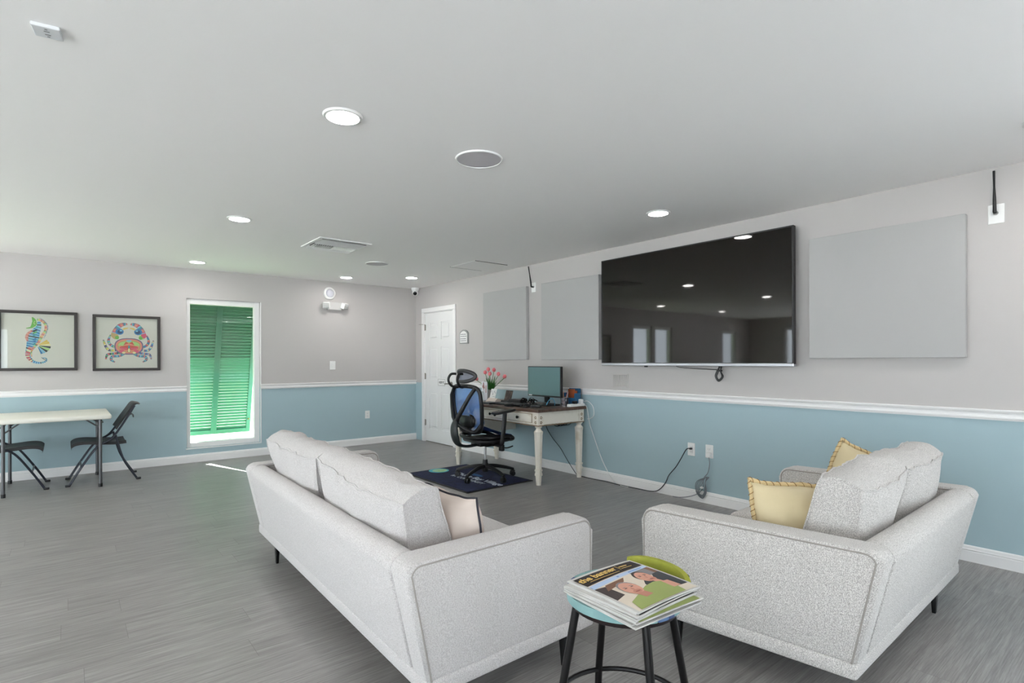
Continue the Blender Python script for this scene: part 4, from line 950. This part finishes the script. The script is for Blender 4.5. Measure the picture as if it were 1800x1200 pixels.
# ------------------------------------------------------------------ desk
DX0, DX1, DY0, DY1, DZ = 3.665, 4.375, 4.095, 5.685, .775
dk_ = thing('writing_desk', 'white distressed writing desk with brown top and turned legs', 'desk', (0, 0, 0))
DW = mat('distressed white paint', (226, 220, 208), .6, c2=(206, 196, 178), nscale=9, lo=.55, hi=.75, bump=.1, bscale=90)
DT = mat('brown desk top', (74, 54, 44), .32, c2=(104, 78, 64), nscale=6, stretch=(14, 1, 1), bump=.06, bscale=60)
WEAR = mat('worn edge brown', (140, 118, 92), .7)
b = bm_(); box(b, DX0, DX1, DY0, DY1, DZ-.032, DZ, .006, 2); obj('desktop', b, DT, dk_, smooth=False)
b = bm_(); ax0, ax1, ay0, ay1 = DX0+.02, DX1-.02, DY0+.02, DY1-.02; az0, az1 = .615, DZ-.032
box(b, ax0+.005, ax0+.025, ay0+.02, ay1-.02, az0, az1, .002); box(b, ax1-.025, ax1-.005, ay0+.02, ay1-.02, az0, az1, .002)
box(b, ax0+.02, ax1-.02, ay0+.005, ay0+.025, az0, az1, .002); box(b, ax0+.02, ax1-.02, ay1-.025, ay1-.005, az0, az1, .002)
obj('apron', b, DW, dk_, smooth=False)
b = bm_()
for s in (0, 1):
    yy = ay0+.002 if s == 0 else ay1-.002
    box(b, ax0-.002, ax1+.002, yy-.004, yy+.004, az0-.012, az0-.002, .002)
box(b, ax0-.002, ax0+.006, ay0, ay1, az0-.012, az0-.002, .002); obj('apron_molding', b, WEAR, dk_, smooth=False)
def desk_leg(x, y):
    b = bm_(); h0 = az0-.012
    box(b, x-.04, x+.04, y-.04, y+.04, az0-.012, az1, .003)
    def oct_(z0, z1, r0, r1, n=8):
        vs_ = lathe(b, [(r0, z0), (r1, z1)], n, M=Matrix.Translation((x, y, 0)) @ Matrix.Rotation(R(22.5), 4, 'Z'))
    lathe(b, [(.040, h0), (.036, h0-.012), (.024, h0-.022), (.026, h0-.034), (.038, h0-.05), (.042, h0-.056)], 24, M=Matrix.Translation((x, y, 0)))
    oct_(h0-.056, h0-.085, .050, .047); oct_(h0-.085, .16, .045, .033); oct_(.16, .145, .043, .043); oct_(.145, .118, .034, .038); oct_(.118, .10, .043, .043); oct_(.10, .0, .034, .026)
    l = obj('leg', b, DW, dk_, smooth=False)
    b = bm_()
    for sx, sy in ((-1, 0), (0, -1)):
        for dz in (.035, .085):
            for k in range(5):
                a = 2*math.pi*k/5; u, v_ = .011*math.cos(a), .011*math.sin(a)
                c = V(x-.0405, y+u, az0+dz-.01+v_) if sx else V(x+u, y-.0405, az0+dz-.01+v_)
                box(b, c.x-.0045, c.x+.0045, c.y-.0045, c.y+.0045, c.z-.0045, c.z+.0045, .002)
    obj('rosette', b, WEAR, l, smooth=False)
for x in (ax0+.04, ax1-.04):
    for y in (ay0+.04, ay1-.04): desk_leg(x, y)
for (ya, yb) in ((ay0+.10, ay0+.50), (ay0+.53, ay1-.53), (ay1-.50, ay1-.10)):
    b = bm_(); box(b, ax0-.006, ax0+.008, ya, yb, az0+.022, az1-.022, .003); box(b, ax0-.008, ax0-.004, ya+.015, yb-.015, az0+.035, az1-.035, .002)
    d_ = obj('drawer', b, DW, dk_, smooth=False)
    b = bm_(); lathe(b, [(.006, 0), (.006, .012), (.015, .02), (.015, .028), (.006, .034)], 16, M=Matrix.Translation((ax0-.007, (ya+yb)/2, (az0+az1)/2)) @ Matrix.Rotation(R(-90), 4, 'Y')); obj('knob', b, BLKMET, d_)
    b = bm_()
    for q in ((ya, yb, az0+.018, az0+.022), (ya, yb, az1-.022, az1-.018), (ya-.004, ya, az0+.018, az1-.018), (yb, yb+.004, az0+.018, az1-.018)): box(b, ax0-.001, ax0+.006, *q)
    obj('drawer_gap', b, WEAR, d_, smooth=False)

# deep file drawer hung under the far end
b = bm_(); box(b, ax0+.012, ax1-.06, ay1-.46, ay1-.11, .43, az0-.002, .004); fd = obj('file_drawer', b, DW, dk_, smooth=False)
b = bm_(); box(b, ax0+.004, ax0+.014, ay1-.44, ay1-.13, .445, az0-.03, .003); ff = obj('drawer_front', b, DW, fd, smooth=False)
b = bm_()
for q in ((-.05, .05, .03, .036), (-.05, .05, -.036, -.03), (-.05, -.042, -.03, .03), (.042, .05, -.03, .03)): box(b, ax0-.012, ax0+.004, ay1-.285+q[0], ay1-.285+q[1], .525+q[2], .525+q[3], .002)
obj('drawer_pull', b, BLKMET, fd, smooth=False)

# ------------------------------------------------------------------ things on the desk
mo = thing('computer_monitor', 'thin black computer monitor with teal reflective screen on desk', 'monitor', (4.10, 4.465, DZ), R(-1.5))
b = bm_(); box(b, -.018, .016, -.275, .275, .095, .43, .004); obj('housing', b, BLACK, mo, smooth=False)
b = bm_(); box(b, -.0195, -.017, -.266, .266, .112, .422); obj('screen', b, mat('teal screen', (84, 116, 120), .3, spec=.5), mo, smooth=False)
b = bm_(); box(b, -.0202, -.0175, .20, .255, .102, .112); obj('sticker', b, WHITE, mo, smooth=False)
b = bm_(); box(b, .016, .05, -.03, .03, .03, .26, .006); box(b, -.08, .12, -.12, .12, 0, .012, .004); obj('stand', b, BLACK, mo, smooth=False)
tp = thing('potted_tulips', 'pink artificial tulips in a small white pot on desk', 'plant', (4.15, 5.525, DZ))
b = bm_(); lathe(b, [(.045, 0), (.05, .01), (.058, .118), (.062, .125), (.06, .13), (.052, .128), (.05, .1)], 32); obj('pot', b, mat('white ceramic', (222, 222, 218), .35), tp)
b = bm_()
for k in range(16):
    a = k*2.4; d = Vector((math.cos(a), math.sin(a), 0)); l = rnd.uniform(.09, .19); lean = rnd.uniform(.02, .06)
    tube(b, spl([d*.02+V(0, 0, .10), d*(.03+lean*.4)+V(0, 0, .12+l*.5), d*(.04+lean)+V(0, 0, .12+l)], 4), [.008, .012, .014, .014, .013, .011, .008, .004, .001], 6, flat=.2, upv=(d.x, d.y, .2))
obj('leaves', b, mat('tulip leaf green', (52, 118, 40), .5, c2=(34, 92, 30), nscale=30), tp)
STEMM = mat('stem green', (84, 120, 70), .6); PINK = mat('tulip pink', (222, 98, 108), .5, c2=(236, 140, 142), nscale=60)
for (y_, z_) in ((5.805, 1.035), (5.658, 1.118), (5.56, 1.158), (5.536, 1.102), (5.459, 1.152), (5.395, 1.102), (5.235, 1.077)):
    dy = y_-5.525; top = V(.0+rnd.uniform(-.02, .02), dy, z_-DZ-.02)
    b = bm_(); tube(b, spl([V(0, dy*.06, .11), V(0, dy*.35, (z_-DZ)*.6), top]), .0038, 6); s_ = obj('stem', b, STEMM, tp)
    b = bm_(); tl = Vector((0, dy*.5, .3)).normalized().to_track_quat('Z', 'Y').to_matrix().to_4x4()
    lathe(b, [(.006, -.002), (.018, .006), (.024, .02), (.022, .034), (.013, .046), (.004, .05)], 12, M=Matrix.Translation(top) @ tl); obj('tulip_bloom', b, PINK, s_)
bh = thing('brochure_holder', 'clear brochure holder with a floral leaflet on the desk', 'holder', (4.00, 5.50, DZ), R(-8))
b = bm_(); box(b, -.035, .05, -.075, .075, 0, .006, .002); box(b, .03, .034, -.075, .075, 0, .22, .001); box(b, -.03, -.026, -.075, .075, 0, .12, .001)
obj('acrylic_stand', b, mat('clear acrylic', (225, 232, 236), .1, alpha=.4), bh, smooth=False)
b = bm_(); box(b, .024, .03, -.07, .07, .006, .235, .001); lf = obj('leaflet', b, mat('leaflet white', (222, 222, 226), .5), bh, smooth=False)
b = bm_()
for k in range(14):
    a = rnd.uniform(0, 6.28); box(b, .0225, .0238, .02+.03*math.cos(a)*rnd.random()-.01, .02+.03*math.cos(a)*rnd.random()+.01, .16+.05*math.sin(a)*rnd.random(), .185+.04*math.sin(a)*rnd.random())
box(b, .0228, .0238, -.055, -.035, .10, .19); obj('leaflet_picture', b, mat('leaflet rose', (190, 142, 140), .6), lf, smooth=False)
cd = thing('desk_card', 'white printed card propped on a pale base beside the tulips', 'card', (3.97, 5.20, DZ), R(-4))
b = bm_(); prism(b, [(-.09, 0), (.06, 0), (.045, .02), (-.03, .05)], .19, M=Matrix(((1, 0, 0, 0), (0, 0, -1, .095), (0, 1, 0, 0), (0, 0, 0, 1)))); obj('card_base', b, mat('card base cream', (206, 194, 184), .6), cd, smooth=False)
MCD = Matrix.Translation((-.02, .035, .045)) @ Matrix.Rotation(R(15), 4, 'Y')
b = bm_(); box(b, -.002, .002, -.06, .06, 0, .115, M=MCD); c_ = obj('card', b, WHITE, cd, smooth=False)
b = bm_()
for k in range(7): box(b, -.0032, -.0022, -.045+k*.013, -.037+k*.013, .06+.02*math.sin(k*1.3), .075+.02*math.sin(k*1.3), M=MCD)
box(b, -.0032, -.0022, -.05, .0, .02, .024, M=MCD); obj('card_print', b, mat('card ink', (150, 150, 158), .7), c_, smooth=False)
b = bm_(); box(b, -.004, .004, -.07, .07, 0, .12, .002)
pc = obj('photo_card', b, mat('dark photo', (52, 44, 40), .35, c2=(112, 98, 88), nscale=22, lo=.45, hi=.7), None, smooth=False); pc.location = (4.02, 5.03, DZ+.028); pc.rotation_euler = (0, R(16), R(-6)); tag(pc, 'dark tilted photo card between the white card and monitor', 'card')
b = bm_(); box(b, -.045, .06, -.07, .07, 0, .028, .004); pb = obj('card_box', b, mat('black box', (30, 30, 34), .5), None, smooth=False); pb.location = (4.02, 5.03, DZ); tag(pb, 'flat black box on the desk under the dark photo card', 'box')
kb = thing('keyboard', 'black computer keyboard lying on the desk before the monitor', 'keyboard', (3.845, 4.72, DZ), R(-2))
b = bm_(); box(b, -.075, .075, -.23, .23, .004, .022, .005); obj('keyboard_body', b, mat('dark keyboard', (30, 34, 38), .4), kb, smooth=False)
b = bm_()
for i in range(5):
    for j in range(16): box(b, -.06+i*.024, -.04+i*.024, -.215+j*.027, -.193+j*.027, .021, .027, .002, 1)
obj('keys', b, mat('key caps', (58, 62, 66), .45), kb, smooth=False)
b = bm_(); box(b, -.07, .07, -.085, .085, 0, .018, .004); lp = obj('tablet_case', b, mat('slate case', (52, 58, 64), .35), None, smooth=False); lp.location = (3.99, 5.0-.02, DZ+.0); lp.location.x = 3.79; lp.location.y = 5.07; tag(lp, 'slate grey tablet case at the left end of keyboard', 'tablet')
b = bm_(); box(b, -.05, .05, -.11, .11, 0, .05, .008)
rt = obj('docking_box', b, BLACK, None, smooth=False); rt.location = (4.03, 4.86, DZ); tag(rt, 'low black electronics box on the desk left of monitor foot', 'box')
ct = bm_()
for k in range(16):
    c = V(rnd.uniform(-.018, .018), rnd.uniform(-.12, .12), .02+rnd.uniform(0, .05)); r_ = rnd.uniform(.02, .034); ax = Vector((rnd.uniform(-1, 1), rnd.uniform(-1, 1), 1)).normalized(); u = ax.orthogonal().normalized(); v_ = ax.cross(u)
    tube(ct, [Vector((q.x, q.y, max(q.z, .006))) for q in (c+u*r_*math.cos(a)+v_*r_*.8*math.sin(a) for a in [2*math.pi*i/16 for i in range(16)])], .004, 6, closed=True)
o = obj('cable_tangle', ct, mat('glossy black cable', (14, 14, 16), .25), None); o.location = (3.968, 4.575, DZ); tag(o, 'tangle of glossy black cables piled below the monitor screen', 'cables')
ms = thing('computer_mouse', 'black computer mouse at the front edge of the desk', 'mouse', (3.80, 4.43, DZ), R(15))
b = bm_(); bmesh.ops.create_uvsphere(b, u_segments=20, v_segments=12, radius=1, matrix=Matrix.Diagonal((.055, .032, .034, 1)))
bmesh.ops.bisect_plane(b, geom=b.verts[:]+b.edges[:]+b.faces[:], plane_co=(0, 0, 0), plane_no=(0, 0, -1), clear_outer=True); obj('shell', b, BLACK, ms)
b = bm_(); tube(b, [(.03, -.004, .027), (.03, .004, .027)], .006, 10); obj('wheel', b, mat('grey rubber', (90, 90, 92), .6), ms)
for i, (x, y, lab) in enumerate(((3.83, 4.30, 'black charger brick lying right of the computer mouse'), (3.712, 4.62, 'black charger brick lying left of the computer mouse'))):
    b = bm_(); box(b, -.026, .026, -.05, .05, 0, .03, .006); box(b, -.012, .012, .045, .07, .008, .02, .003); o = obj('power_adapter', b, BLACK, None); o.location = (x, y, DZ); o.rotation_euler = (0, 0, R(20-20*i)); tag(o, lab, 'adapter')
pc_ = thing('pencil_cup', 'grey wire mesh pencil cup at the right end of desk', 'cup', (4.16, 4.22, DZ))
b = bm_(); lathe(b, [(.038, 0), (.042, .1), (.04, .1), (.036, .004)], 28); obj('mesh_wall', b, mat('wire mesh', (120, 118, 124), .4, .6, alpha=.55), pc_)
b = bm_(); tube(b, [(.042*math.cos(2*math.pi*k/28), .042*math.sin(2*math.pi*k/28), .1) for k in range(28)], .0025, 6, closed=True); obj('rim', b, STEEL, pc_)
b = bm_(); lathe(b, [(.045, 0), (.045, .004)], 28); obj('base', b, STEEL, pc_)
for i, (dx, dy, tx, ty, c, lab) in enumerate(((-.01, .012, -.03, .03, (226, 120, 60), 'orange pencil leaning left in the mesh cup'), (.0, -.005, .03, -.03, (214, 92, 70), 'red pencil leaning right in the mesh cup'), (.012, -.014, .0, -.04, (196, 196, 200), 'pale pen rising highest in the mesh cup'), (-.014, -.006, .02, .03, (228, 150, 96), 'light orange pencil at the back of the mesh cup'))):
    b = bm_(); tube(b, [(-tx*.3, -ty*.3, .008), (tx*.7, ty*.7, .15), (tx*.76, ty*.76, .165)], [.0037, .0037, .001], 6); o = obj('pencil', b, mat('pencil %d' % i, c, .5), None); o.location = (4.16+dx, 4.22+dy, DZ); tag(o, lab, 'pencil', 'pencils in the cup')
bk = thing('blue_organizer', 'blue desk organizer with orange cards behind the pencil cup', 'organizer', (4.29, 4.235, DZ))
b = bm_(); box(b, -.045, .05, -.085, .085, 0, .008, .002); box(b, .042, .05, -.085, .085, 0, .19, .002); box(b, -.045, -.039, -.085, .085, 0, .09, .002); box(b, -.045, .05, -.085, -.079, 0, .14, .002); box(b, -.045, .05, .079, .085, 0, .14, .002)
obj('tray', b, mat('blue plastic', (36, 92, 132), .4), bk, smooth=False)
b = bm_(); box(b, .0, .012, -.07, .02, .008, .165); box(b, .014, .03, -.02, .07, .008, .18); obj('cards', b, mat('orange card', (168, 88, 52), .6), bk, smooth=False)
ps = thing('power_strip', 'white power strip on the back right corner of desk', 'power strip', (4.30, 4.128, DZ), R(0))
b = bm_(); box(b, -.17, .055, -.026, .026, 0, .03, .006); obj('strip_body', b, WHITE, ps, smooth=False)
b = bm_(); box(b, .0, .04, -.02, .02, .029, .075, .005); obj('adapter_plug', b, WHITE, ps, smooth=False)
b = bm_(); box(b, -.10, -.05, -.02, .02, .029, .06, .005); obj('black_plug', b, BLACK, ps, smooth=False)
b = bm_(); tube(b, spl([(4.34, 4.10, DZ+.05), (4.35, 4.05, DZ+.055), (4.35, 3.98, DZ), (4.35, 3.97, DZ-.09), (4.35, 4.02, DZ-.13), (4.35, 4.06, DZ-.135)]), .0036, 6); tag(obj('white_cord', b, CORDW), 'white cord looping off the right end of the desk', 'cord')
b = bm_(); tube(b, spl([(4.345, 4.11, DZ+.012), (4.365, 4.086, DZ-.01), (4.37, 4.05, .6), (4.372, 4.02, .52), (4.375, 3.87, .21), (4.37, 3.72, .03), (4.34, 3.60, .006), (4.335, 3.50, .005)]), .0036, 6); bmesh.ops.transform(b, matrix=Matrix.Translation((-4.30, -4.128, -DZ)), verts=b.verts); obj('strip_cord', b, CORDW, ps)
b = bm_(); tube(b, spl([(4.0, 4.33, DZ+.02), (4.06, 4.36, DZ+.06), (4.12, 4.37, DZ+.08), (4.15, 4.36, DZ+.04), (4.12, 4.33, DZ+.006)]), .0036, 6); tag(obj('blue_cable', b, mat('light blue cable', (90, 180, 220), .5)), 'light blue cable curling up beside the pencil cup', 'cable')
uc = bm_()
tube(uc, spl([(4.376, 4.30, .60), (4.376, 4.42, .55), (4.374, 4.6, .53), (4.374, 4.78, .56), (4.376, 4.85, .605)]), .004, 6)
tube(uc, spl([(4.376, 4.72, .60), (4.372, 4.74, .5), (4.37, 4.64, .38), (4.37, 4.5, .27), (4.37, 4.40, .16), (4.362, 4.26, .03), (4.35, 4.2, .006)]), .004, 6)
for k in range(4): tube(uc, spl([(4.376, 4.30+.05*k, .605), (4.374, 4.36+.06*k, .55-.012*k), (4.374, 4.45+.06*k, .54), (4.376, 4.5+.05*k, .605)]), .0036, 6)
tag(obj('desk_cables', uc, CORDB), 'dark cables sagging under the right end of the desk', 'cables')

# ------------------------------------------------------------------ folding table and chairs
TBL = mat('white table plastic', (226, 224, 214), .5, bump=.05, bscale=300)
GRY = mat('grey steel tube', (96, 96, 98), .4, .7)
ft = thing('folding_table', 'white plastic folding table against the back wall', 'table', (-.1075, 7.355, 0))
TZ = .737; TX, TY = .455, .46
b = bm_(); box(b, -TX, TX, -TY, TY, TZ-.048, TZ, .018, 4)
obj('tabletop', b, TBL, ft)
for sx in (-1, 1):
    for sy in (-1, 1):
        b = bm_(); x, y = sx*.364, sy*.385
        tube(b, [(x, y, .03), (x, y, TZ-.05)], .0145, 14); l = obj('leg', b, GRY, ft)
        b = bm_(); tube(b, [(x, y, 0), (x, y, .035)], .018, 12); obj('foot_cap', b, BLACK, l)
    b = bm_(); tube(b, [(sx*.364, -.385, TZ-.07), (sx*.364, .385, TZ-.07)], .01, 10); obj('leg_crossbar', b, GRY, ft)
    for sy in (-1, 1):
        b = bm_(); tube(b, [(sx*.364, sy*.372, TZ-.14), (sx*.25, sy*.372, TZ-.05)], .007, 8); obj('brace', b, GRY, ft)
    b = bm_(); tube(b, [(sx*.385, -.37, TZ-.085), (sx*.385, .37, TZ-.085)], .006, 8); obj('lock_rod', b, GRY, ft)
CHB = mat('charcoal chair plastic', (34, 33, 34), .5); CHT = mat('navy chair tube', (26, 30, 42), .4, .3)
fc = thing('folding_chair', 'black folding chair at the right end of the folding table', 'chair', (.295, 7.385, 0), R(180), group='folding chairs at the table')
# local: +x is the way the sitter faces
for s in (-1, 1):
    b = bm_(); tube(b, spl([(-.265, s*.225, .80), (-.19, s*.225, .66), (-.07, s*.225, .47), (.06, s*.225, .38), (.18, s*.228, .2), (.285, s*.23, .012)]), .0125, 10, flat=.7); l = obj('front_leg', b, CHT, fc)
    b = bm_(); box(b, .275, .32, s*.23-.014, s*.23+.014, 0, .022, .005); obj('foot', b, BLACK, l)
    b = bm_(); tube(b, spl([(-.10, s*.205, .49), (-.115, s*.208, .42), (-.17, s*.22, .22), (-.285, s*.23, .012)]), .0125, 10, flat=.7); l = obj('rear_leg', b, CHT, fc)
    b = bm_(); box(b, -.32, -.275, s*.23-.014, s*.23+.014, 0, .022, .005); obj('foot', b, BLACK, l)
    b = bm_(); tube(b, [(-.10, s*.215, .485), (.0, s*.215, .415)], .010, 8); obj('hinge_link', b, CHT, fc)
b = bm_(); tube(b, [(.19, -.228, .185), (.19, .228, .185)], .008, 8); obj('cross_bar', b, GRY, fc)
b = bm_(); g = {}
sec = spl([(-.19, 0, .43), (-.10, 0, .425), (.05, 0, .437), (.16, 0, .447), (.235, 0, .44), (.272, 0, .415), (.27, 0, .398)], 4)
n = 10
for i, p in enumerate(sec):
    for j in range(n+1): y = -.215+.43*j/n; g[0, i, j] = b.verts.new((p.x, y, p.z-.012*math.cos(math.pi*(j/n-.5)))); g[1, i, j] = b.verts.new((p.x-.004, y, p.z-.032-.008*math.cos(math.pi*(j/n-.5))))
m_ = len(sec)-1
for s in (0, 1):
    for i in range(m_):
        for j in range(n): b.faces.new((g[s, i, j], g[s, i+1, j], g[s, i+1, j+1], g[s, i, j+1]))
for i in range(m_):
    b.faces.new((g[0, i, 0], g[0, i+1, 0], g[1, i+1, 0], g[1, i, 0])); b.faces.new((g[0, i, n], g[0, i+1, n], g[1, i+1, n], g[1, i, n]))
for j in range(n):
    b.faces.new((g[0, 0, j], g[0, 0, j+1], g[1, 0, j+1], g[1, 0, j])); b.faces.new((g[0, m_, j], g[0, m_, j+1], g[1, m_, j+1], g[1, m_, j]))
obj('seat', b, CHB, fc)
b = bm_(); g = {}
sec = spl([(-.10, 0, .56), (-.16, 0, .66), (-.215, 0, .745), (-.25, 0, .80), (-.275, 0, .82), (-.30, 0, .818)], 4); m_ = len(sec)-1
for i, p in enumerate(sec):
    for j in range(n+1):
        y = -.222+.444*j/n; cx = -.022*math.cos(math.pi*(j/n-.5))
        g[0, i, j] = b.verts.new((p.x+cx+.006, y, p.z+.004)); g[1, i, j] = b.verts.new((p.x+cx-.008, y, p.z-.010))
for s in (0, 1):
    for i in range(m_):
        for j in range(n): b.faces.new((g[s, i, j], g[s, i+1, j], g[s, i+1, j+1], g[s, i, j+1]))
for i in range(m_):
    for j in (0, n): b.faces.new((g[0, i, j], g[0, i+1, j], g[1, i+1, j], g[1, i, j]))
for j in range(n):
    for i in (0, m_): b.faces.new((g[0, i, j], g[0, i, j+1], g[1, i, j+1], g[1, i, j]))
obj('backrest', b, CHB, fc)
b = bm_(); tube(b, spl([(-.235, -.05, .69), (-.265, -.05, .69), (-.27, -.04, .66), (-.27, .04, .66), (-.265, .05, .69), (-.235, .05, .69)]), .004, 6); obj('carry_loop', b, GRY, fc)
dup(fc, (-.465, 7.385, 0), R(0), 'black folding chair partly cut off at the photo left edge', 'folding chairs at the table')
